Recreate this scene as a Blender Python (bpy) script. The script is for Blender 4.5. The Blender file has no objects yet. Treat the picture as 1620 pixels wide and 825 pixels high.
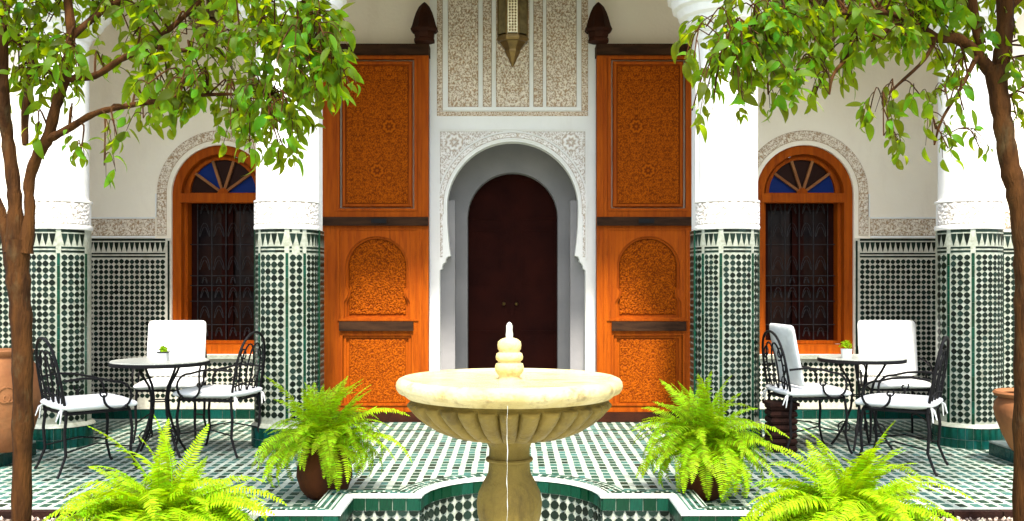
import bpy, bmesh, math, random
import numpy as np
from mathutils import Vector, Matrix, Euler
from mathutils.geometry import tessellate_polygon
random.seed(7); np.random.seed(7)
PI = math.pi
S = bpy.context.scene
COL = S.collection
# ------------------------------------------------------------------ camera, world, sun, exposure
F, HC, CX, CY = 1560.0, 1.35, 811.0, 450.0
cam = bpy.data.cameras.new('camera'); camo = bpy.data.objects.new('camera', cam); COL.objects.link(camo)
camo.location = (0, 0, HC); camo.rotation_euler = (PI/2, 0, 0)
cam.sensor_width = 36; cam.lens = F*36/1620; cam.shift_x = -1/1620; cam.shift_y = 37.5/1620
cam.clip_start = .05; cam.clip_end = 500
S.camera = camo
SUN_EL, SUN_AZ = math.radians(58), math.radians(4)      # azimuth: how far the sun stands to the right of straight behind the camera
w = bpy.data.worlds.new('World'); S.world = w; w.use_nodes = True
nt = w.node_tree; bg = nt.nodes['Background']
sky = nt.nodes.new('ShaderNodeTexSky'); sky.sky_type = 'NISHITA'; sky.sun_disc = False
sky.sun_elevation = SUN_EL; sky.sun_rotation = PI - SUN_AZ
sky.air_density = 1.0; sky.dust_density = 2.5; sky.ozone_density = 1.0
nt.links.new(sky.outputs[0], bg.inputs[0]); bg.inputs[1].default_value = .15
sl = bpy.data.lights.new('sun', 'SUN'); so = bpy.data.objects.new('sun', sl); COL.objects.link(so)
sl.energy = 2.9; sl.angle = math.radians(5); sl.color = (1, .95, .86)
sdir = Vector((math.sin(SUN_AZ)*math.cos(SUN_EL), -math.cos(SUN_AZ)*math.cos(SUN_EL), math.sin(SUN_EL)))
so.rotation_euler = sdir.to_track_quat('Z', 'Y').to_euler()
so.location = (2, -8, 12)
S.view_settings.view_transform = 'Standard'; S.view_settings.look = 'None'
S.view_settings.exposure = 1.8; S.view_settings.gamma = 1.0

def P(px, py, Y): return Vector(((px-CX)*Y/F, Y, HC-(py-CY)*Y/F))

# ------------------------------------------------------------------ materials
def srgb(r, g, b):
    f = lambda c: (c/12.92 if c <= .04045 else ((c+.055)/1.055)**2.4)
    return (f(r), f(g), f(b), 1)
def mat(name, c1, c2=None, scale=8, rough=.6, bump=0, bscale=40, metal=0, spec=.25, coat=0, island=0, trans=0, tcol=None, stretch=None, c3=None, detail=4, stain=None):
    m = bpy.data.materials.new(name); m.use_nodes = True; t = m.node_tree; N = t.nodes; L = t.links
    b = N['Principled BSDF']; out = N['Material Output']
    c1 = tuple(c1)+(1,) if len(c1) == 3 else c1
    b.inputs['Base Color'].default_value = c1
    b.inputs['Roughness'].default_value = rough; b.inputs['Metallic'].default_value = metal
    b.inputs['Specular IOR Level'].default_value = spec; b.inputs['Coat Weight'].default_value = coat
    tc = N.new('ShaderNodeTexCoord'); vec = tc.outputs['Object']
    if stretch:
        mp = N.new('ShaderNodeMapping'); mp.inputs['Scale'].default_value = stretch; L.new(vec, mp.inputs[0]); vec = mp.outputs[0]
    col = None
    if c2:
        c2 = tuple(c2)+(1,) if len(c2) == 3 else c2
        nz = N.new('ShaderNodeTexNoise'); nz.inputs['Scale'].default_value = scale; nz.inputs['Detail'].default_value = detail
        L.new(vec, nz.inputs['Vector'])
        rp = N.new('ShaderNodeValToRGB'); rp.color_ramp.elements[0].position = .35; rp.color_ramp.elements[1].position = .65
        rp.color_ramp.elements[0].color = c1; rp.color_ramp.elements[1].color = c2
        if c3:
            e = rp.color_ramp.elements.new(.5); e.color = tuple(c3)+(1,) if len(c3) == 3 else c3
        L.new(nz.outputs['Fac'], rp.inputs[0]); col = rp.outputs[0]
    if island:
        gi = N.new('ShaderNodeNewGeometry'); oi = N.new('ShaderNodeObjectInfo')
        ad = N.new('ShaderNodeMath'); ad.operation = 'ADD'; L.new(gi.outputs['Random Per Island'], ad.inputs[0]); L.new(oi.outputs['Random'], ad.inputs[1])
        fr = N.new('ShaderNodeMath'); fr.operation = 'FRACT'; L.new(ad.outputs[0], fr.inputs[0])
        mr = N.new('ShaderNodeMapRange'); mr.inputs['To Min'].default_value = 1-island; mr.inputs['To Max'].default_value = 1+island
        L.new(fr.outputs[0], mr.inputs[0])
        hs = N.new('ShaderNodeHueSaturation'); L.new(mr.outputs[0], hs.inputs['Value'])
        if col: L.new(col, hs.inputs['Color'])
        else: hs.inputs['Color'].default_value = c1
        mh = N.new('ShaderNodeMapRange'); mh.inputs['To Min'].default_value = .5-island*.06; mh.inputs['To Max'].default_value = .5+island*.06
        L.new(fr.outputs[0], mh.inputs[0]); L.new(mh.outputs[0], hs.inputs['Hue'])
        col = hs.outputs[0]
    if stain:            # weathering: (colour, scale, stretch, low, high, strength)
        sc_, ss, st_, lo, hi, k_ = stain
        ms = N.new('ShaderNodeMapping'); ms.inputs['Scale'].default_value = st_; L.new(tc.outputs['Object'], ms.inputs[0])
        ns = N.new('ShaderNodeTexNoise'); ns.inputs['Scale'].default_value = ss; ns.inputs['Detail'].default_value = 9; ns.inputs['Roughness'].default_value = .68
        L.new(ms.outputs[0], ns.inputs['Vector'])
        mr2 = N.new('ShaderNodeMapRange'); mr2.inputs[1].default_value = lo; mr2.inputs[2].default_value = hi; mr2.inputs[3].default_value = 0; mr2.inputs[4].default_value = k_
        L.new(ns.outputs['Fac'], mr2.inputs[0])
        mxs = N.new('ShaderNodeMix'); mxs.data_type = 'RGBA'; L.new(mr2.outputs[0], mxs.inputs[0])
        if col: L.new(col, mxs.inputs[6])
        else: mxs.inputs[6].default_value = c1
        mxs.inputs[7].default_value = tuple(sc_)+(1,); col = mxs.outputs[2]
    if col: L.new(col, b.inputs['Base Color'])
    if bump:
        n2 = N.new('ShaderNodeTexNoise'); n2.inputs['Scale'].default_value = bscale; n2.inputs['Detail'].default_value = 5
        L.new(vec, n2.inputs['Vector'])
        bp = N.new('ShaderNodeBump'); bp.inputs['Strength'].default_value = bump; bp.inputs['Distance'].default_value = .01
        L.new(n2.outputs['Fac'], bp.inputs['Height']); L.new(bp.outputs[0], b.inputs['Normal'])
    if trans:
        tr = N.new('ShaderNodeBsdfTranslucent'); mx = N.new('ShaderNodeMixShader'); mx.inputs[0].default_value = trans
        if tcol:
            mm = N.new('ShaderNodeMix'); mm.data_type = 'RGBA'; mm.inputs[0].default_value = .6
            mm.inputs[7].default_value = tuple(tcol)+(1,)
            if col: L.new(col, mm.inputs[6])
            else: mm.inputs[6].default_value = c1
            L.new(mm.outputs[2], tr.inputs[0])
        elif col: L.new(col, tr.inputs[0])
        L.new(b.outputs[0], mx.inputs[1]); L.new(tr.outputs[0], mx.inputs[2]); L.new(mx.outputs[0], out.inputs[0])
    return m
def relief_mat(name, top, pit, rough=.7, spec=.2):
    """carved surface: the darker tone of the grooves, grime and painted shade together, follows the carving depth stored on the mesh"""
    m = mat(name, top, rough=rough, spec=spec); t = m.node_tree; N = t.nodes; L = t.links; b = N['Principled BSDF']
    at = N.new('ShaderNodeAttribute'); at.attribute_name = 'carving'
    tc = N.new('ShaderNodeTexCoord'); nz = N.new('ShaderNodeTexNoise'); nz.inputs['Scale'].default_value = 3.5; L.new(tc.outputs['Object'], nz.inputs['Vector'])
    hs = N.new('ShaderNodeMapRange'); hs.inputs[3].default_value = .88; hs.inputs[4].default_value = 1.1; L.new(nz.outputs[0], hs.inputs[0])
    mx = N.new('ShaderNodeMix'); mx.data_type = 'RGBA'; mx.inputs[6].default_value = tuple(pit)+(1,); mx.inputs[7].default_value = tuple(top)+(1,)  # pit colour holds the shade of the grooves as well as grime
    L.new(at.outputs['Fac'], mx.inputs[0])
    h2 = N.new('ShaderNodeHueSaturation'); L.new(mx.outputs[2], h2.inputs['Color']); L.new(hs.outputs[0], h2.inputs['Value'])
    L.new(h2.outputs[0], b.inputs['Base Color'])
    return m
M = {}
M['plaster'] = mat('plaster_cream', (.90,.82,.68), (.86,.77,.63), 1.6, .85, .3, 30, stain=((.66,.55,.42), 3, (1,1,.35), .52, .8, .45))
M['white'] = mat('plaster_white', (.82,.81,.77), (.77,.76,.72), 2.0, .8, .3, 25, stain=((.58,.54,.46), 5, (1,1,.3), .54, .85, .5))
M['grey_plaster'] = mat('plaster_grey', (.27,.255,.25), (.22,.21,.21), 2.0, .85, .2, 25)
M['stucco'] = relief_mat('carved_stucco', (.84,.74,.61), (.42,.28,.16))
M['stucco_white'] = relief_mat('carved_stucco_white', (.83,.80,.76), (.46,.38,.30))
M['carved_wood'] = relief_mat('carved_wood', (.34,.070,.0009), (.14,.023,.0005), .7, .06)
M['grille_iron'] = mat('grey_iron', (.030,.028,.030), (.014,.013,.014), 30, .6)  # grey iron, paler than the iron of the chairs
M['wood'] = mat('orange_wood', (.36,.070,.0009), (.27,.046,.0006), 3, .6, .4, 60, stretch=(7,7,.6), spec=.10, stain=((.10,.016,.0005), 9, (5,5,.35), .50, .78, .75))
M['wood_dark'] = mat('dark_wood', (.045,.020,.009), (.022,.010,.005), 5, .7, .4, 50, stretch=(1,5,5), spec=.08)
M['wood_brown'] = mat('brown_wood', (.040,.010,.003), (.020,.005,.002), 5, .65, .3, 50, spec=.12)
M['door_dark'] = mat('door_dark_red', (.026,.0045,.0025), (.016,.003,.002), 3, .7, .2, 40, spec=.05)
M['tile_white'] = mat('tile_white', (.36,.38,.31), (.27,.29,.22), 30, .3, .25, 60, spec=.3, stain=((.14,.13,.08), 14, (1,1,1), .5, .75, .7))
M['tile_wall'] = mat('tile_ivory', (.62,.59,.49), (.52,.49,.40), 30, .4, .25, 60, spec=.25, stain=((.28,.23,.16), 14, (1,1,1), .5, .75, .6))
M['tile_dark'] = mat('tile_dark', (.006,.014,.008), rough=.35, island=.7, spec=.15)
M['tile_green'] = mat('tile_green', (.0015,.042,.019), (.001,.024,.011), 22, .3, .2, 30, island=.4, spec=.2)
M['tile_teal'] = mat('tile_teal', (.002,.050,.034), (.0015,.030,.022), 22, .25, .2, 30, island=.4, spec=.2)
M['grout'] = mat('grout', (.34,.37,.31), (.28,.31,.26), 20, .8)
M['floor_white'] = mat('floor_white_tile', (.40,.45,.37), (.29,.33,.27), 9, .5, .25, 60, spec=.2, stain=((.14,.17,.12), 6, (1,1,1), .48, .75, .65))
M['floor_green'] = mat('floor_green_tile', (.026,.072,.048), rough=.5, island=.8, spec=.12)
M['marble'] = mat('coping_marble', (.76,.75,.69), (.66,.65,.58), 6, .4, .2, 40, stain=((.34,.32,.24), 9, (1,1,1), .55, .8, .6))
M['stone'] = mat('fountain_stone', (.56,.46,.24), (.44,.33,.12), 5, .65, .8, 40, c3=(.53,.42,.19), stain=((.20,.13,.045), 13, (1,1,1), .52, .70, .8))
M['stone_shaded'] = mat('shaded_fountain_stone', (.185,.120,.018), (.125,.078,.009), 6, .7, .8, 40, c3=(.16,.105,.015), stain=((.045,.028,.004), 9, (1,1,.3), .50, .72, .8))  # darker copy of the fountain stone: shade below the rim put into the colour
M['iron'] = mat('wrought_iron', (.008,.007,.007), rough=.6, bump=.2, bscale=120, spec=.15)
M['fabric'] = mat('white_fabric', (.80,.79,.75), (.72,.71,.67), 7, .95, .8, 14, stain=((.55,.52,.46), 6, (1,1,1), .55, .8, .5))
M['table_stone'] = mat('table_stone', (.42,.42,.36), (.55,.54,.46), 60, .35, c3=(.34,.35,.29))
M['terracotta'] = mat('terracotta', (.085,.024,.006), (.05,.013,.004), 5, .85, .5, 24, stain=((.03,.02,.009), 8, (1,1,.5), .5, .75, .8), spec=.15)
M['terracotta_pale'] = mat('terracotta_pale', (.30,.125,.045), (.20,.070,.024), 4, .85, .5, 20, stain=((.12,.07,.03), 7, (1,1,.5), .5, .75, .7), spec=.2)
M['bark'] = mat('bark', (.070,.027,.006), (.028,.011,.003), 7, .9, 1.0, 34, stretch=(3,3,.6), spec=.1, stain=((.10,.085,.04), 7, (1,1,.5), .55, .75, .5))
M['leaf'] = mat('tree_leaf', (.058,.120,.003), rough=.55, island=.85, trans=.56, tcol=(.55,.66,.002), spec=.2)
M['fern'] = mat('fern_leaf', (.27,.42,.002), rough=.6, island=.6, trans=.42, tcol=(.58,.74,.001), spec=.2)
M['stem'] = mat('fern_stem', (.20,.26,.02), rough=.6)
M['soil'] = mat('soil', (.06,.035,.02), (.03,.018,.01), 30, .95, .8, 60)
M['gravel'] = mat('gravel', (.42,.33,.25), rough=.85, island=.6)
M['brass'] = mat('lantern_brass', (.16,.10,.03), (.09,.055,.02), 12, .4, .2, 60, metal=.7)
M['pale_glass'] = mat('lantern_pale_glass', (.80,.72,.50), (.55,.46,.28), 55, .35)
M['dark_glass'] = mat('lantern_dark_glass', (.12,.09,.035), (.07,.05,.02), 20, .2)
M['glass'] = mat('window_glass', (.008,.006,.008), (.030,.009,.004), 2.5, .25, spec=.08)
M['blue_glass'] = mat('blue_glass', (.002,.018,.13), rough=.5, spec=.1)
M['red_glass'] = mat('red_glass', (.022,.006,.003), rough=.5, spec=.08)
M['water'] = mat('water', (.55,.62,.58), (.70,.74,.70), 7, .06, .25, 9, spec=.6)
M['foam'] = mat('foaming_water', (.62,.62,.54), rough=.3, trans=.3)
M['ground'] = mat('ground', (.22,.19,.15), (.16,.14,.11), 4, .9, .5, 30)
M['basin_water'] = mat('basin_water', (.60,.49,.20), (.40,.29,.08), 6, .08, .45, 12, stretch=(1,5,1), spec=.6, c3=(.66,.56,.27))
M['ceramic'] = mat('white_ceramic', (.70,.70,.66), rough=.25)
M['hamper'] = mat('dark_wicker', (.028,.010,.006), (.014,.006,.004), 14, .8, .6, 60, spec=.1)

# ------------------------------------------------------------------ mesh helpers
class MB:
    def __init__(s): s.v = []; s.f = []
    def add(s, vs, fs):
        k = len(s.v); s.v += [tuple(v) for v in vs]; s.f += [tuple(i+k for i in f) for f in fs]; return s
    def box(s, x0, x1, y0, y1, z0, z1, M4=None):
        vs = [Vector(p) for p in [(x0,y0,z0),(x1,y0,z0),(x1,y1,z0),(x0,y1,z0),(x0,y0,z1),(x1,y0,z1),(x1,y1,z1),(x0,y1,z1)]]
        if M4: vs = [M4 @ v for v in vs]
        return s.add(vs, [(0,3,2,1),(4,5,6,7),(0,1,5,4),(1,2,6,5),(2,3,7,6),(3,0,4,7)])
    def tube(s, pts, r, n=8, cap=True):
        pts = [Vector(p) for p in pts]; m = len(pts)
        rs = r if isinstance(r, (list, tuple)) else [r]*m
        tang = [(pts[min(i+1, m-1)]-pts[max(i-1, 0)]).normalized() for i in range(m)]
        up = Vector((0,0,1)) if abs(tang[0].z) < .9 else Vector((1,0,0))
        a = tang[0].cross(up).normalized(); vs = []
        for i in range(m):
            a = (a - tang[i]*a.dot(tang[i]))
            a = a.normalized() if a.length > 1e-6 else tang[i].orthogonal().normalized()
            b = tang[i].cross(a)
            for k in range(n):
                t = 2*PI*k/n; vs.append(pts[i]+(a*math.cos(t)+b*math.sin(t))*rs[i])
        fs = [(i*n+k, i*n+(k+1) % n, (i+1)*n+(k+1) % n, (i+1)*n+k) for i in range(m-1) for k in range(n)]
        if cap: fs += [tuple(range(n))[::-1], tuple((m-1)*n+k for k in range(n))]
        return s.add(vs, fs)
    def lathe(s, prof, c=(0,0,0), n=32, a0=0, a1=2*PI, rad=None, cap=False):
        full = abs(a1-a0-2*PI) < 1e-6; cols = n if full else n+1; vs = []
        for (r, z) in prof:
            for k in range(cols):
                a = a0+(a1-a0)*k/n; rr = r if rad is None else rad(r, z, a)
                vs.append((c[0]+rr*math.cos(a), c[1]+rr*math.sin(a), c[2]+z))
        fs = []
        for i in range(len(prof)-1):
            for k in range(n):
                k2 = (k+1) % cols if full else k+1
                fs.append((i*cols+k, i*cols+k2, (i+1)*cols+k2, (i+1)*cols+k))
        if cap and full:
            fs.append(tuple(range(cols))[::-1]); fs.append(tuple((len(prof)-1)*cols+k for k in range(cols)))
        return s.add(vs, fs)
    def plate(s, outer, holes=(), y0=0, y1=.02, axis='y', M4=None):
        """polygon with holes, given in two coordinates, thick between y0 and y1 (axis y: x,z polygon; axis z: x,y polygon)"""
        loops = [list(outer)]+[list(h) for h in holes]
        tri = tessellate_polygon([[Vector((p[0], p[1], 0)) for p in l] for l in loops])
        flat = [p for l in loops for p in l]; n = len(flat)
        def mk(p, d):
            v = Vector((p[0], d, p[1])) if axis == 'y' else Vector((p[0], p[1], d))
            return M4 @ v if M4 else v
        vs = [mk(p, y0) for p in flat]+[mk(p, y1) for p in flat]; fs = []
        for t in tri: fs.append(tuple(t)); fs.append(tuple(i+n for i in t[::-1]))
        k = 0
        for l in loops:
            m = len(l)
            for i in range(m):
                j = (i+1) % m; fs.append((k+i, k+j, k+j+n, k+i+n))
            k += m
        return s.add(vs, fs)
    def tile(s, poly, mf, h0, h1):
        n = len(poly)
        vs = [mf(u, v, h0) for u, v in poly]+[mf(u, v, h1) for u, v in poly]
        return s.add(vs, [tuple(n+i for i in range(n))]+[(i, (i+1) % n, n+(i+1) % n, n+i) for i in range(n)])
    def mesh(s, name, m, smooth=None, fix=True):
        me = bpy.data.meshes.new(name); me.from_pydata(s.v, [], s.f)
        if fix:
            bm = bmesh.new(); bm.from_mesh(me); bmesh.ops.recalc_face_normals(bm, faces=bm.faces); bm.to_mesh(me); bm.free()
        if smooth:
            me.shade_smooth()
            if smooth < 179: me.set_sharp_from_angle(angle=math.radians(smooth))
        if m: me.materials.append(M[m] if isinstance(m, str) else m)
        return me
    def obj(s, name, m, parent=None, smooth=None, loc=None, fix=True, kind=None, label=None):
        return link(name, s.mesh(name, m, smooth, fix), parent, loc, kind, label)
def link(name, me, parent=None, loc=None, kind=None, label=None, mw=None):
    o = bpy.data.objects.new(name, me); COL.objects.link(o)
    if parent: o.parent = parent
    if loc is not None: o.location = loc
    if mw is not None: o.matrix_local = mw
    if kind: o['kind'] = kind
    if label: o['label'] = label
    return o
def thing(name, label, cat, loc=(0,0,0), rz=0, group=None):
    o = bpy.data.objects.new(name, None); COL.objects.link(o); o.location = loc; o.rotation_euler = (0,0,rz)
    o.empty_display_size = .1
    o['label'] = label; o['category'] = cat; o['kind'] = 'thing'
    if group: o['group'] = group
    return o
def tag(o, label, cat, group=None):
    o['label'] = label; o['category'] = cat
    if group: o['group'] = group
    return o
def copy_tree(o, parent=None):
    c = o.copy(); COL.objects.link(c)
    if parent: c.parent = parent
    for ch in [x for x in bpy.data.objects if x.parent == o]: copy_tree(ch, c)
    return c
def relief(name, m, parent, mf, U, V, du, pat, depth=.01, keep=None, kind=None):
    """a carved surface: a fine grid over (u,v) pushed out by pat(u,v) in 0..1"""
    nu = max(2, int(round((U[1]-U[0])/du))); nv = max(2, int(round((V[1]-V[0])/du)))
    u = np.linspace(U[0], U[1], nu+1); v = np.linspace(V[0], V[1], nv+1)
    uu, vv = np.meshgrid(u, v); h = pat(uu, vv)
    h[0, :] = 0; h[-1, :] = 0; h[:, 0] = 0; h[:, -1] = 0
    pts = mf(uu, vv, h*depth).reshape(-1, 3)
    i = np.arange(nu)[None, :]+np.arange(nv)[:, None]*(nu+1)
    q = np.stack([i, i+1, i+nu+2, i+nu+1], -1).reshape(-1, 4)
    if keep is not None:
        cu = (uu[:-1, :-1]+uu[1:, 1:])/2; cv = (vv[:-1, :-1]+vv[1:, 1:])/2
        q = q[keep(cu, cv).reshape(-1)]
    used = np.unique(q); rm = np.full(len(pts), -1); rm[used] = np.arange(len(used)); q = rm[q]; pts = pts[used]
    me = bpy.data.meshes.new(name); me.vertices.add(len(pts)); me.vertices.foreach_set('co', pts.astype(np.float32).ravel())
    me.loops.add(len(q)*4); me.loops.foreach_set('vertex_index', q.astype(np.int32).ravel())
    me.polygons.add(len(q)); me.polygons.foreach_set('loop_start', np.arange(0, len(q)*4, 4, dtype=np.int32))
    me.update(calc_edges=True); me.validate()
    at = me.attributes.new('carving', 'FLOAT', 'POINT'); at.data.foreach_set('value', h.reshape(-1)[used].astype(np.float32))
    me.shade_smooth(); me.materials.append(M[m])
    return link(name, me, parent, kind=kind)
def arab(width=.16, s=1.0, seed=0, thr=.28, rose=None, rr=.05):
    """mirrored scrollwork of the carved panels"""
    def f(u, v):
        um = np.abs(((u/width+.5) % 1)-.5)*width*2
        k = 2*PI/(.055*s); a = seed*1.7
        wx = .014*s*np.sin(v*k*.43+a)+.008*s*np.sin(v*k*.9+um*k*.5+a*2); wy = .014*s*np.sin(um*k*.5+a*3)+.008*s*np.sin(um*k*1.1-v*k*.3)
        n = np.sin((um+wx)*k)*np.sin((v+wy)*k)+.55*np.sin((um-v)*k*.72+2*np.sin(v*k*.31+a))+.35*np.sin((um+wy)*k*1.55+a)
        h = np.clip((np.abs(n)-thr)/.22, 0, 1)
        if rose:
            for cu, cv in rose:
                r = np.hypot(u-cu, v-cv); an = np.arctan2(v-cv, u-cu)
                hr = np.clip(.5+1.2*np.cos(r/rr*PI*3+.9*np.cos(an*8)), 0, 1)
                h = np.where(r < rr, hr, h)
        return h
    return f
def ypl(Y, x0=0, z0=0): return lambda u, v, h: np.stack([x0+u, Y-h+0*u, z0+v], -1)
def cylmap(cx, cy, r): return lambda u, v, h: np.stack([cx+(r+h)*np.sin(u/r), cy-(r+h)*np.cos(u/r), v+0*u], -1)
def octa(cu, cv, r, n=8, ph=0, sq=.0):
    out = []
    for i in range(n):
        a = 2*PI*i/n+ph; q = r*(1-sq*(i % 2)); out.append((cu+q*math.cos(a), cv+q*math.sin(a)))
    return out
def arch_pts(xc, zc, r, z0, n=24):
    """up the left jamb, round the arch, down the right jamb"""
    return [(xc-r, z0)]+[(xc+r*math.cos(PI-PI*i/n), zc+r*math.sin(PI*i/n)) for i in range(n+1)]+[(xc+r, z0)]
JR = random.Random(99)
def jit(): return JR.gauss(0, .0011)
def band_tiles(mbd, mf, u0, u1, ztop, pitch, h0, h1, down=True, minz=0, skip=None, strips=()):
    """dark pieces of a zellige wainscot: line, row of hanging triangles, two lines, then rows of dots"""
    n = max(1, int(round((u1-u0)/pitch))); p = (u1-u0)/n
    def quad(a, b, c, d):
        m = max(1, int(abs(b-a)/.06))
        for i in range(m):
            x0 = a+(b-a)*i/m; x1 = a+(b-a)*(i+1)/m
            mbd.tile([(x0, c), (x1, c), (x1, d), (x0, d)], mf, h0, h1)
    quad(u0, u1, ztop-.022, ztop)
    for i in range(n):
        uc = u0+(i+.5)*p; t = ztop-.034
        mbd.tile([(uc-.46*p, t), (uc-.30*p, t-.045), (uc, t-.100), (uc+.30*p, t-.045), (uc+.46*p, t)][::-1], mf, h0, h1)
    quad(u0, u1, ztop-.158, ztop-.142)
    quad(u0, u1, ztop-.190, ztop-.172)
    z = ztop-.205-p/2; k = 0
    while z-p*.5 > minz:
        for i in range(n):
            uc = u0+(i+.5)*p
            if skip and skip(uc, z): continue
            mbd.tile(octa(uc+jit(), z+jit(), p*JR.uniform(.46,.50), 8, jit()*40, .12), mf, h0, h1)
        z -= p
PITCH = .0513
ZT = 1.806

# ------------------------------------------------------------------ setting: ground, pool, floor
PCX, PCY = -.01, 4.515
def pool_outline():
    pts = []
    a, b, r = .955, 1.405, .548
    side = [(-a, b), (-r, b)]+[(-r*math.cos(PI*i/16), b+r*math.sin(PI*i/16)) for i in range(1, 16)]+[(r, b), (a, b), (a, a)]
    for k in range(4):
        c, s_ = math.cos(-k*PI/2), math.sin(-k*PI/2)
        pts += [(PCX+x*c-y*s_, PCY+x*s_+y*c) for x, y in side]
    return pts
PO = pool_outline()      # clockwise
def offset(poly, d):
    n = len(poly); out = []
    for i in range(n):
        p0, p1, p2 = Vector(poly[i-1]), Vector(poly[i]), Vector(poly[(i+1) % n])
        e1 = (p1-p0).normalized(); e2 = (p2-p1).normalized()
        n1 = Vector((-e1.y, e1.x)); n2 = Vector((-e2.y, e2.x))
        m = (n1+n2); m = m/max(.25, m.length_squared)*2
        out.append((p1.x+m.x*d, p1.y+m.y*d))
    return out
RW, RZ = .17, .08
PO1 = offset(PO, .035); PO2 = offset(PO, RW)
def inside(poly, x, y):
    c = False; n = len(poly)
    for i in range(n):
        x0, y0 = poly[i]; x1, y1 = poly[(i+1) % n]
        if (y0 > y) != (y1 > y) and x < (x1-x0)*(y-y0)/(y1-y0)+x0: c = not c
    return c
def rect(x0, x1, y0, y1): return [(x0,y0),(x1,y0),(x1,y1),(x0,y1)]
BEDS = [rect(-6.4, -2.3, 2.6, 5.86), rect(2.3, 6.4, 2.6, 5.86)]
MB().plate(rect(-60,60,-60,60), [rect(-6.6,6.6,-4,11.2)], -.08, -.03, 'z').obj('ground', 'ground', kind='structure')
floor = MB().plate(rect(-6.7,6.7,-4.1,11.3), [PO2]+BEDS, -.12, 0, 'z').obj('floor', 'floor_white', kind='structure')
def in_bed(x, y): return any(b[0][0]-.02 < x < b[1][0]+.02 and b[0][1]-.02 < y < b[2][1]+.02 for b in BEDS)
fd = MB(); px_, py_ = .0900, .112
PO3 = offset(PO, RW+.045)
for i in range(-70, 71):
    for j in range(0, 46):
        x = (i+.5)*px_-.01; y = 5.0+j*py_
        if y > 9.76 or abs(x) > 6.2 or inside(PO3, x, y) or in_bed(x, y+.03) or in_bed(x, y-.08): continue
        if abs(y-9.1) < .035: continue
        hw = .0235; x += jit()*1.2; y += jit()*2; hw += jit()*.8
        tw_ = jit()*1.5
        fd.add([(x-hw, y-.034+tw_, .0035), (x+hw, y-.034-tw_, .0035), (x+hw, y+.034, .0035), (x-hw, y+.034, .0035),
                (x-hw-.001, y-.041, -.002), (x+hw+.001, y-.041, -.002), (x+hw+.001, y+.041, -.002), (x-hw-.001, y+.041, -.002)],
               [(0,1,2,3),(4,5,1,0),(5,6,2,1),(6,7,3,2),(7,4,0,3)])
fd.obj('floor_tile', 'floor_green', floor, kind='stuff', fix=False)
ln = MB()
for x in np.arange(-6, 6, .3): ln.box(x, x+.297, 9.085, 9.112, -.002, .004)
for k in range(len(PO3)):
    if PO3[k][1] < 4.4: continue
    a, b = Vector(PO3[k]), Vector(PO3[(k+1) % len(PO3)]); e = b-a; L_ = e.length
    ln.box(0, L_, -.006, .006, -.002, .0045, Matrix.Translation((a.x, a.y, 0)) @ Matrix.Rotation(math.atan2(e.y, e.x), 4, 'Z'))
for bx in (-1, 1):
    x0, x1 = sorted((bx*2.26, bx*6.4)); ln.box(x0, x1, 5.868, 5.885, -.002, .006)
ln.obj('floor_line', 'floor_green', floor, kind='stuff')
# curb round the beds
for bx in (-1, 1):
    x0, x1 = sorted((bx*2.3, bx*6.4))
    n = 14
    for k in range(n):
        a = x0+(x1-x0)*k/n; b = x0+(x1-x0)*(k+1)/n
        MB().box(a+.003, b-.003, 5.80, 5.86, -.15, .012).obj('curb_tile', 'hamper', floor)
for k, b in enumerate(BEDS):
    g = MB().plate(b, (), -.3, -.03, 'z').obj('planting_bed', 'soil'); g['kind'] = 'structure'
    gv = MB(); rg = random.Random(5+k)
    for _ in range(3600):
        x = rg.uniform(b[0][0]+.03, b[1][0]-.03); y = rg.uniform(4.9, 5.79)
        if abs(x) > 3.9: continue
        s_ = rg.uniform(.008, .018); c = Vector((x, y, -.028+s_*.3)); R = Euler((rg.random()*3, rg.random()*3, rg.random()*3)).to_matrix()
        vs = [c+R @ Vector(v)*s_ for v in [(1,0,0),(-1,0,0),(0,.8,0),(0,-.8,0),(0,0,.6),(0,0,-.6)]]
        gv.add(vs, [(0,2,4),(2,1,4),(1,3,4),(3,0,4),(2,0,5),(1,2,5),(3,1,5),(0,3,5)])
    gv.obj('gravel', 'gravel', g, kind='stuff', fix=False)
# pool shell
ZB = -.52
pool = MB().plate(offset(PO, .12), [offset(PO, .004)], ZB, RZ-.012, 'z').obj('pool', 'tile_white', kind='structure')
MB().plate(offset(PO, .10), (), ZB-.08, ZB, 'z').obj('pool_bottom', 'tile_white', pool)
MB().plate(offset(PO, .002), (), -.30, -.24, 'z').obj('pool_water', 'water', kind='structure')
MB().plate(PO1, [offset(PO, -.012)], RZ-.012, RZ+.006, 'z').obj('coping_edge', 'marble', pool)
MB().plate(PO2, [offset(PO, .0352)], -.02, RZ, 'z').obj('coping', 'floor_white', pool)
# dark dashes on top of the coping, one course between two thin lines
cd = MB()
def walk(poly, closed=True):
    n = len(poly)
    for i in range(n if closed else n-1):
        a, b = Vector(poly[i]), Vector(poly[(i+1) % n]); yield a, b, (b-a).length
for off, ty in ((.052, 'line'), (.085, 'dash'), (.122, 'dash'), (.156, 'line')):
    q = offset(PO, off)
    for a, b, L_ in walk(q):
        if a.y < 4.0: continue
        e = (b-a).normalized(); T = Matrix.Translation((a.x, a.y, 0)) @ Matrix.Rotation(math.atan2(e.y, e.x), 4, 'Z')
        if ty == 'line': cd.box(0, L_, -.004, .004, RZ-.002, RZ+.0035, T)
        else:
            m = max(1, int(round(L_/.058)))
            for k in range(m):
                c = L_*(k+.5)/m; cd.box(c-.021, c+.021, -.011, .011, RZ-.002, RZ+.0035, T)
cd.obj('coping_inlay', 'floor_green', pool, kind='stuff', fix=False)
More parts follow.
